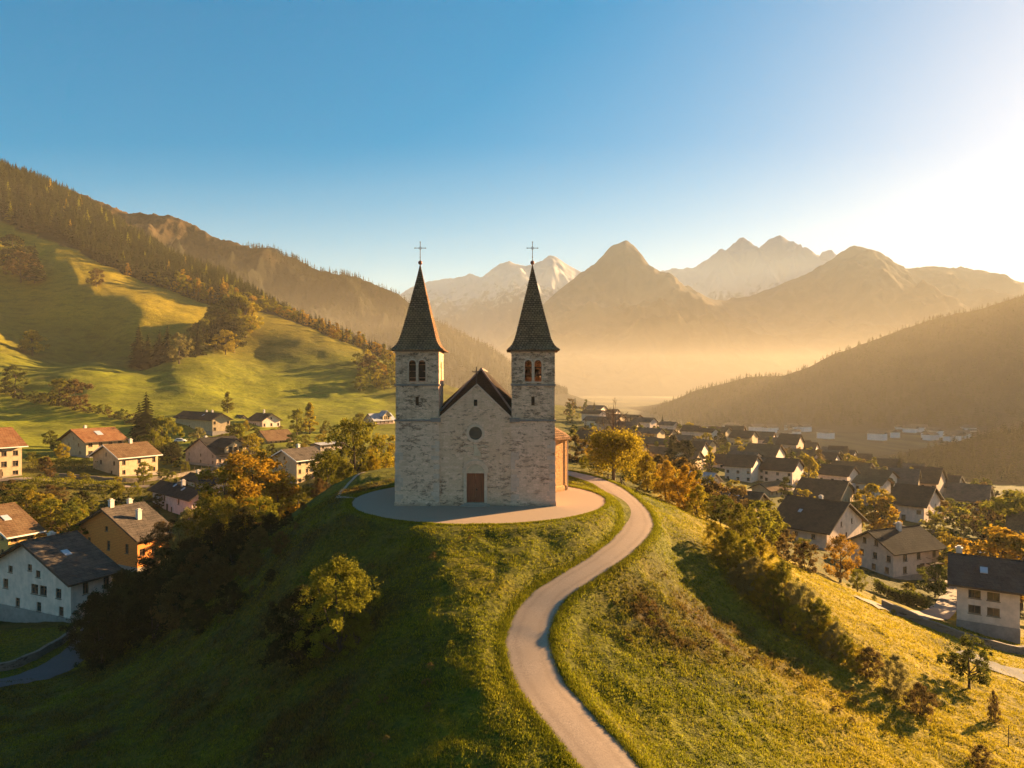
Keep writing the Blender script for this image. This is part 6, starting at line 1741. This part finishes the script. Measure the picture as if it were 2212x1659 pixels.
# ------------------------------------------------------------------ roads, tracks and walls
def ribbon(name, label, pts, width, mat, lift=0.06, jit=0.05, sub=8, cols=5):
    P = catmull([Vector((*(at(px, 0, D)[:2]), 0)) for px, D in pts], sub)
    v, f = [], []
    for i, p in enumerate(P):
        q0 = P[max(i - 1, 0)]; q1 = P[min(i + 1, len(P) - 1)]; d = (q1 - q0).normalized(); nrm = Vector((d.y, -d.x, 0))
        for k in range(cols):
            s = k / (cols - 1) * 2 - 1
            e = width / 2 * (1 + jit * float(vnoise(np.array(i * 0.9), np.array(3.0 + 9 * (s > 0)), 4)))
            c = p + nrm * s * e; v.append((c.x, c.y))
    v = np.array(v); z = H(v[:, 0], v[:, 1]) + lift
    for i in range(len(P) - 1):
        for k in range(cols - 1): a = i * cols + k; f.append((a, a + 1, a + 1 + cols, a + cols))
    return props(link(name, np_mesh(name, np.column_stack([v, z]), f, mat, True)), label, kind='structure'), P


M_ASPH = gravel_mat('worn_asphalt', (0.085, 0.08, 0.078), (0.13, 0.12, 0.115), (0.10, 0.095, 0.09), 0.8)
M_LANE = gravel_mat('pale_lane', (0.17, 0.13, 0.10), (0.26, 0.20, 0.155), (0.21, 0.16, 0.12), 0.6)
M_TRACK = gravel_mat('dry_track', (0.20, 0.15, 0.10), (0.36, 0.29, 0.21), (0.28, 0.21, 0.14), 1.0)
M_DRYWALL = stone_mat('dry_stone', (0.36, 0.30, 0.24), (0.26, 0.21, 0.16), (0.10, 0.07, 0.05), 0.5)
ribbon('road', 'grey village road at the lower left below the white house', [(-260, 60), (-90, 61), (10, 63.5), (90, 66.5), (165, 70.5), (215, 77), (245, 86)], 3.6, M_ASPH, 0.10)
ribbon('road', 'pale lane along the bank in the left village', [(-260, 140), (-100, 143), (0, 146), (120, 149), (215, 151), (300, 155), (370, 160), (440, 172), (520, 185)], 2.6, M_LANE, 0.12)
ribbon('road', 'pale lane through the right village gardens', [(1870, 72), (1960, 76), (2010, 84), (2050, 96), (2060, 112), (2100, 122), (2180, 128), (2300, 134)], 2.8, M_LANE, 0.12)
ribbon('road', 'grey road at the right edge below the cream house', [(2080, 64), (2150, 62), (2230, 62), (2400, 66)], 3.0, M_ASPH, 0.10)
ribbon('road', 'village street between the far roofs', [(1330, 240), (1400, 225), (1500, 205), (1590, 190), (1690, 205), (1760, 215), (1850, 205), (1950, 195), (2080, 185)], 3.0, M_LANE, 0.15)
ribbon('path', 'thin pale footpath worn at the left rim of the forecourt', [(768, 66.0), (742, 67.0), (730, 69.5), (731, 73), (745, 78), (790, 84)], 0.5, M_TRACK, 0.05, 0.3)


def wall_run(name, label, pts, h, th, mat, cat='wall'):
    P = catmull([Vector((*(at(px, 0, D)[:2]), 0)) for px, D in pts], 5)
    bm = bmesh.new(); prev = None
    rs = random.Random(len(pts))
    for i, p in enumerate(P):
        q0 = P[max(i - 1, 0)]; q1 = P[min(i + 1, len(P) - 1)]; d = (q1 - q0).normalized(); n = Vector((d.y, -d.x, 0)) * th / 2
        z = gz(p.x, p.y); hh = h + rs.uniform(-0.06, 0.06)
        ring = [bm.verts.new((*(p + n).xy, z - 0.5)), bm.verts.new((*(p - n).xy, z - 0.5)), bm.verts.new((*(p - n).xy, z + hh)), bm.verts.new((*(p + n).xy, z + hh))]
        if prev:
            for k in range(4): bm.faces.new((prev[k], prev[(k + 1) % 4], ring[(k + 1) % 4], ring[k]))
        else: bm.faces.new(ring)
        prev = ring
    bm.faces.new(prev[::-1])
    return props(link(name, bm_mesh(name, bm, mat)), label, cat)


wall_run('stone_wall', 'low stone wall lining the grey road at the lower left', [(-60, 65.5), (30, 67.5), (100, 71), (160, 75)], 0.8, 0.4, M_DRYWALL)
wall_run('stone_wall', 'pale garden wall in front of the cream house with arched window', [(100, 153), (180, 155), (255, 157), (335, 163), (400, 172), (470, 180)], 0.9, 0.4, M_DRYWALL)
wall_run('stone_wall', 'garden wall sloping below the big cream house at the right', [(1905, 74), (1980, 72), (2060, 70.5), (2140, 69.5), (2230, 70)], 0.8, 0.4, M_DRYWALL)
wall_run('stone_wall', 'terrace wall beside the small white house in the right village', [(1905, 168), (1960, 163), (2010, 162), (2060, 165)], 1.0, 0.4, M_DRYWALL)


# hedges: clipped, leafy
def hedge(label, pts, h, w_, col, seed):
    rng = np.random.default_rng(seed)
    P = catmull([Vector((*(at(px, 0, D)[:2]), 0)) for px, D in pts], 6)
    A = np.array([(p.x, p.y) for p in P]); n = int(2600 * len(P) / 14)
    i = rng.integers(0, len(P) - 1, n); t_ = rng.random((n, 1))
    c = A[i] * (1 - t_) + A[i + 1] * t_ + rng.normal(size=(n, 2)) * w_ * 0.33
    z = H(c[:, 0], c[:, 1]) + rng.random(n) ** 0.6 * h * (1 + 0.15 * np.sin(c[:, 0] * 1.7))
    cen = np.column_stack([c, z])
    v, f = leaf_quads(cen, rng.normal(size=(n, 3)) + np.array([0, 0, 0.6]), 0.15, rng)
    props(link('hedge', np_mesh('hedge', v, f, LEAF[col], False, {'leaf': np.stack([np.repeat(rng.random(n), 4)] * 3, -1)})), label, 'hedge')


hedge('trimmed dark hedge in front of the three storey white house', [(1895, 93), (1930, 91), (1965, 90), (1998, 90)], 1.7, 1.2, 'green', 3)
hedge('long hedge on the lawn beside the small white house', [(2040, 150), (2075, 148), (2110, 146), (2150, 146)], 2.0, 1.6, 'dark', 4)
hedge('leafy hedge between the two white houses in the left village', [(75, 160), (110, 161), (150, 163), (190, 165)], 2.6, 2.2, 'olive', 5)
hedge('overgrown hedge on the bank below the pale lane', [(60, 142), (120, 144), (190, 147), (250, 150)], 1.8, 2.2, 'olive', 6)


# street lamp in the right village
def lamp():
    x, D = (2132 - CX) / F * 118, 118
    r_ = empty('street_lamp', (x, D, gz(x, D))); props(r_, 'grey street lamp standing by the lane in the right village', 'street lamp')
    bm = bmesh.new(); tube(bm, [(0, 0, -0.3), (0, 0, 4.6), (-0.15, 0, 5.1), (-0.8, 0, 5.3)], [0.09, 0.06, 0.05, 0.04], 8)
    link('pole', bm_mesh('pole', bm, plain('lamp_pole', (0.25, 0.27, 0.29), 0.5, 0.1)), r_)
    bm = bmesh.new(); box(bm, -1.3, -0.75, -0.12, 0.12, 5.2, 5.34); bmesh.ops.bevel(bm, geom=bm.edges[:], offset=0.04, segments=2, affect='EDGES')
    link('lamp_head', bm_mesh('lamp_head', bm, plain('lamp_head', (0.45, 0.45, 0.44), 0.4, 0.1)), r_)


lamp()


def car(label, px, D, rz, col):
    x = (px - CX) / F * D
    r_ = empty('parked_car', (x, D, gz(x, D) + 0.1), rz); props(r_, label, 'car')
    bm = bmesh.new()
    side = [(-2.05, 0.35), (2.05, 0.35), (2.12, 0.62), (2.0, 0.82), (1.15, 0.95), (0.55, 1.42), (-1.2, 1.46), (-1.95, 0.98), (-2.1, 0.7)]
    prism(bm, side, -0.85, 0.85, lambda u, v, w_: (u, w_ * (0.86 if v > 1.2 else 1.0), v)); bmesh.ops.bevel(bm, geom=bm.edges[:], offset=0.06, segments=2, affect='EDGES')
    b_ = link('body', bm_mesh('body', bm, plain('car_paint', col, 0.3, 0.03, 2, 0.0, 0.5), True), r_)
    for s in (-1, 1):
        bm = bmesh.new(); prism(bm, [(-1.5, 1.0), (0.85, 1.0), (0.48, 1.36), (-1.12, 1.38)], s * 0.845, s * 0.875, lambda u, v, w_: (u, w_ * (0.9 if v > 1.2 else 1.0), v)); link('side_window', bm_mesh('side_window', bm, M_GLASS), r_)
    bm = bmesh.new(); prism(bm, [(1.12, 1.0), (0.62, 1.40), (0.66, 1.43), (1.19, 1.0)], -0.7, 0.7, lambda u, v, w_: (u, w_, v)); link('windscreen', bm_mesh('windscreen', bm, M_GLASS), r_)
    for sx in (-1.3, 1.3):
        for sy in (-0.8, 0.8):
            bm = bmesh.new(); tube(bm, [(sx, sy - 0.11, 0.32), (sx, sy + 0.11, 0.32)], [0.32, 0.32], 16); w_ = link('wheel', bm_mesh('wheel', bm, M_DARK), r_)


car('pale car parked in the shade beside the old barn', 390, 245, 0.4, (0.55, 0.57, 0.6))
car('dark car parked by the village lane left of the cream cottage', 545, 222, 0.2, (0.45, 0.45, 0.46))


# posts by the path behind the church
for px, D, hh, tilt, lb in [(1313, 82.5, 0.75, 0.05, 'short dark wooden post on the grass verge nearest the chapel'), (1343, 79.0, 0.8, -0.22, 'leaning dark wooden post with brace beside the path bend'), (1374, 74.5, 0.35, 0.4, 'fallen low wooden stump on the verge of the path')]:
    x = (px - CX) / F * D; r_ = empty('wooden_post', (x, D, gz(x, D))); props(r_, lb, 'post')
    bm = bmesh.new(); tube(bm, [(0, 0, -0.3), (tilt * hh * 0.5, 0, hh * 0.5), (tilt * hh, 0, hh)], [0.09, 0.085, 0.07], 8); link('post', bm_mesh('post', bm, M_DIRTWOOD), r_)
    if abs(tilt) > 0.1:
        bm = bmesh.new(); tube(bm, [(0.5, 0.1, -0.15), (tilt * hh * 0.7, 0, hh * 0.75)], [0.05, 0.045], 6); link('brace', bm_mesh('brace', bm, M_DIRTWOOD), r_)
FP = 'fence posts along the left village garden'
for i in range(9):
    px = 345 + i * 15; D = 166 + i * 2.0; x = (px - CX) / F * D
    bm = bmesh.new(); tube(bm, [(0, 0, -0.3), (0.02, 0, 1.6)], [0.08, 0.07], 6); props(link('fence_post', bm_mesh('fence_post', bm, M_DIRTWOOD), None, (x, D, gz(x, D))), 'thin wooden fence post along the garden wall of the left village', 'fence post', FP)
x, D = (2178 - CX) / F * 45, 45
bm = bmesh.new(); tube(bm, [(0, 0, -0.3), (0.03, 0, 1.45)], [0.03, 0.022], 6); props(link('metal_stake', bm_mesh('metal_stake', bm, M_IRON), None, (x, D, gz(x, D))), 'thin metal stake in the golden grass at the lower right', 'stake')


# ------------------------------------------------------------------ grass
def grass_mat():
    t = NT('grass_blade'); a = t.sep(t.attr('leaf').outputs['Color'])
    g = t.ramp(a[0], [(0.0, (0.054, 0.062, 0.004)), (0.5, (0.138, 0.150, 0.007)), (1.0, (0.25, 0.25, 0.013))])
    d_ = t.ramp(a[0], [(0.0, (0.16, 0.126, 0.008)), (0.5, (0.30, 0.23, 0.012)), (1.0, (0.44, 0.335, 0.022))])
    b_ = t.ramp(a[0], [(0.0, (0.025, 0.016, 0.006)), (0.5, (0.08, 0.048, 0.013)), (1.0, (0.16, 0.10, 0.028))])
    c = t.mix(a[2], t.mix(a[1], g, d_), b_)
    df = t.node('ShaderNodeBsdfDiffuse'); t.set(df.inputs[0], c); tr = t.node('ShaderNodeBsdfTranslucent'); t.set(tr.inputs[0], c)
    m = t.node('ShaderNodeMixShader'); m.inputs[0].default_value = 0.5
    t.l.new(df.outputs[0], m.inputs[1]); t.l.new(tr.outputs[0], m.inputs[2])
    return t.done(m.outputs[0])


def grass(n, blades, seed):
    rng = np.random.default_rng(seed)
    u = rng.uniform(-0.80, 0.80, n * 2); D = 26 * (78 / 26) ** (rng.random(n * 2) ** 1.1)
    x = u * D; y = D
    pd2, _ = path_dist(x, y); rp = np.hypot(x - PLX, y - PLY)
    ok = (pd2 > 1.30) & (rp > PLR + 0.05)
    clump = fbm(x / 1.1, y / 1.1, 3, 88)
    ok &= (clump + rng.uniform(-0.6, 0.6, len(x))) > -0.12
    # extra fringe along the path
    k = np.where(ok)[0][:n]
    x, y, pd2 = x[k], y[k], pd2[k]
    m = 14000
    i = rng.integers(0, len(PATHA) - 2, m); tt = rng.random((m, 1)); e = PATHA[i + 1] - PATHA[i]
    nn_ = np.column_stack([e[:, 1], -e[:, 0]]); nn_ /= np.linalg.norm(nn_, axis=1, keepdims=True) + 1e-9
    s = rng.choice([-1, 1], m)[:, None] * (1.36 + np.abs(rng.normal(size=(m, 1))) * 0.25)
    pt = (PATHA[i] * (1 - tt) + PATHA[i + 1] * tt)[:, :2] + nn_ * s
    a = rng.uniform(0, 6.28, m // 3); rr_ = PLR + 0.10 + np.abs(rng.normal(size=m // 3)) * 0.2
    rim = np.column_stack([PLX + rr_ * np.cos(a), PLY + rr_ * np.sin(a)])
    ext = np.concatenate([pt, rim]); ext = ext[ext[:, 1] > 24]
    pde, _ = path_dist(ext[:, 0].copy(), ext[:, 1].copy()); rpe = np.hypot(ext[:, 0] - PLX, ext[:, 1] - PLY)
    ext = ext[(pde > 1.28) & (rpe > PLR)]
    x = np.concatenate([x, ext[:, 0]]); y = np.concatenate([y, ext[:, 1]])
    n = len(x); z = H(x, y)
    dr, scrub_shade_ = near_masks(x, y)  # second mask carries the painted left-slope shade into the blades
    hgt = rng.uniform(0.04, 0.10, n) * (1 + 0.9 * np.clip(fbm(x / 2.3, y / 2.3, 3, 21), 0, 1) + 0.9 * scrub_shade_ + 0.35 * np.clip(dr, 0, 1))
    X = np.repeat(x, blades); Y = np.repeat(y, blades); Z = np.repeat(z, blades); Hh = np.repeat(hgt, blades) * rng.uniform(0.6, 1.25, n * blades)
    N = len(X)
    X = X + rng.normal(size=N) * 0.09; Y = Y + rng.normal(size=N) * 0.09
    a = rng.uniform(0, 6.28, N); w_ = rng.uniform(0.010, 0.022, N) * (1 + Y / 60); ln = rng.uniform(0.15, 0.75, N) * Hh; b = rng.uniform(0, 6.28, N)
    p0 = np.column_stack([X - np.cos(a) * w_, Y - np.sin(a) * w_, Z - 0.03]); p1 = np.column_stack([X + np.cos(a) * w_, Y + np.sin(a) * w_, Z - 0.03])
    p2 = np.column_stack([X + np.cos(b) * ln, Y + np.sin(b) * ln, Z + Hh])
    V = np.stack([p0, p1, p2], 1).reshape(-1, 3)
    lv = np.repeat(rng.random(N), 3)
    f1 = np.repeat(np.repeat(np.clip(dr + rng.normal(size=n) * 0.18, 0, 1), blades), 3); f2 = np.repeat(np.repeat(np.clip(scrub_shade_ * 1.1 + rng.normal(size=n) * 0.12, 0, 1), blades), 3)
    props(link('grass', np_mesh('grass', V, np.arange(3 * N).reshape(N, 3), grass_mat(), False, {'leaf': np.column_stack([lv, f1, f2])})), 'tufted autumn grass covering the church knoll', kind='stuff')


grass(120000, 6, 12)
# low dry brush on the brown patch
rng = np.random.default_rng(41)
bx_ = np.concatenate([rng.normal(14.5, 4.2, 46), rng.normal(9.2, 1.5, 16), rng.normal(22, 5, 20)]); by_ = np.concatenate([rng.normal(47.5, 3.4, 46), rng.normal(45, 1.6, 16), rng.normal(45, 3, 20)])
pdb, _ = path_dist(bx_.copy(), by_.copy()); k = pdb > 2.6
merged('undergrowth', 'dry brown brush on the right slope below the path', [PROTO['lo_shrub', q][1] for q in range(3)], bx_[k], by_[k], H(bx_[k], by_[k]) - 0.05, rng.uniform(0.2, 0.5, int(k.sum())), [(LEAF['brown'], 0.7), (LEAF['olive'], 0.3)], 1.4)
lx_ = rng.uniform(-26, -3, 120); ly_ = rng.uniform(30, 60, 120); k = np.hypot(lx_ - PLX, ly_ - PLY) > PLR + 1.5; lx_ = lx_[k]; ly_ = ly_[k]
merged('undergrowth', 'scattered weeds on the shaded left slope of the knoll', [PROTO['lo_shrub', q][1] for q in range(3)], lx_, ly_, H(lx_, ly_) - 0.05, rng.uniform(0.15, 0.5, len(lx_)), [(LEAF['brown'], 0.5), (LEAF['olive'], 0.5)], 1.3)
# ------------------------------------------------------------------ haze filling the valley
def haze(name, label, x0, x1, y0, y1, z0, z1, dens, col, g):
    t = NT(name)
    v = t.node('ShaderNodeVolumeScatter')
    v.inputs['Color'].default_value = (*col, 1); v.inputs['Density'].default_value = dens; v.inputs['Anisotropy'].default_value = g
    m = t.done(vol=v.outputs[0])
    bm = bmesh.new(); box(bm, x0, x1, y0, y1, z0, z1)
    o = props(link(name, bm_mesh(name, bm, m)), label, kind='stuff')
    return o


haze('haze', 'golden evening haze lying in the valley', -9000, 9000, -300, 14500, -120, 190, 0.00037, (0.26, 0.238, 0.195), 0.16)
haze('haze', 'pale far haze veiling the mountain chain', -9500, 9500, 4200, 14000, 190.5, 1500, 0.00024, (0.125, 0.165, 0.21), 0.12)
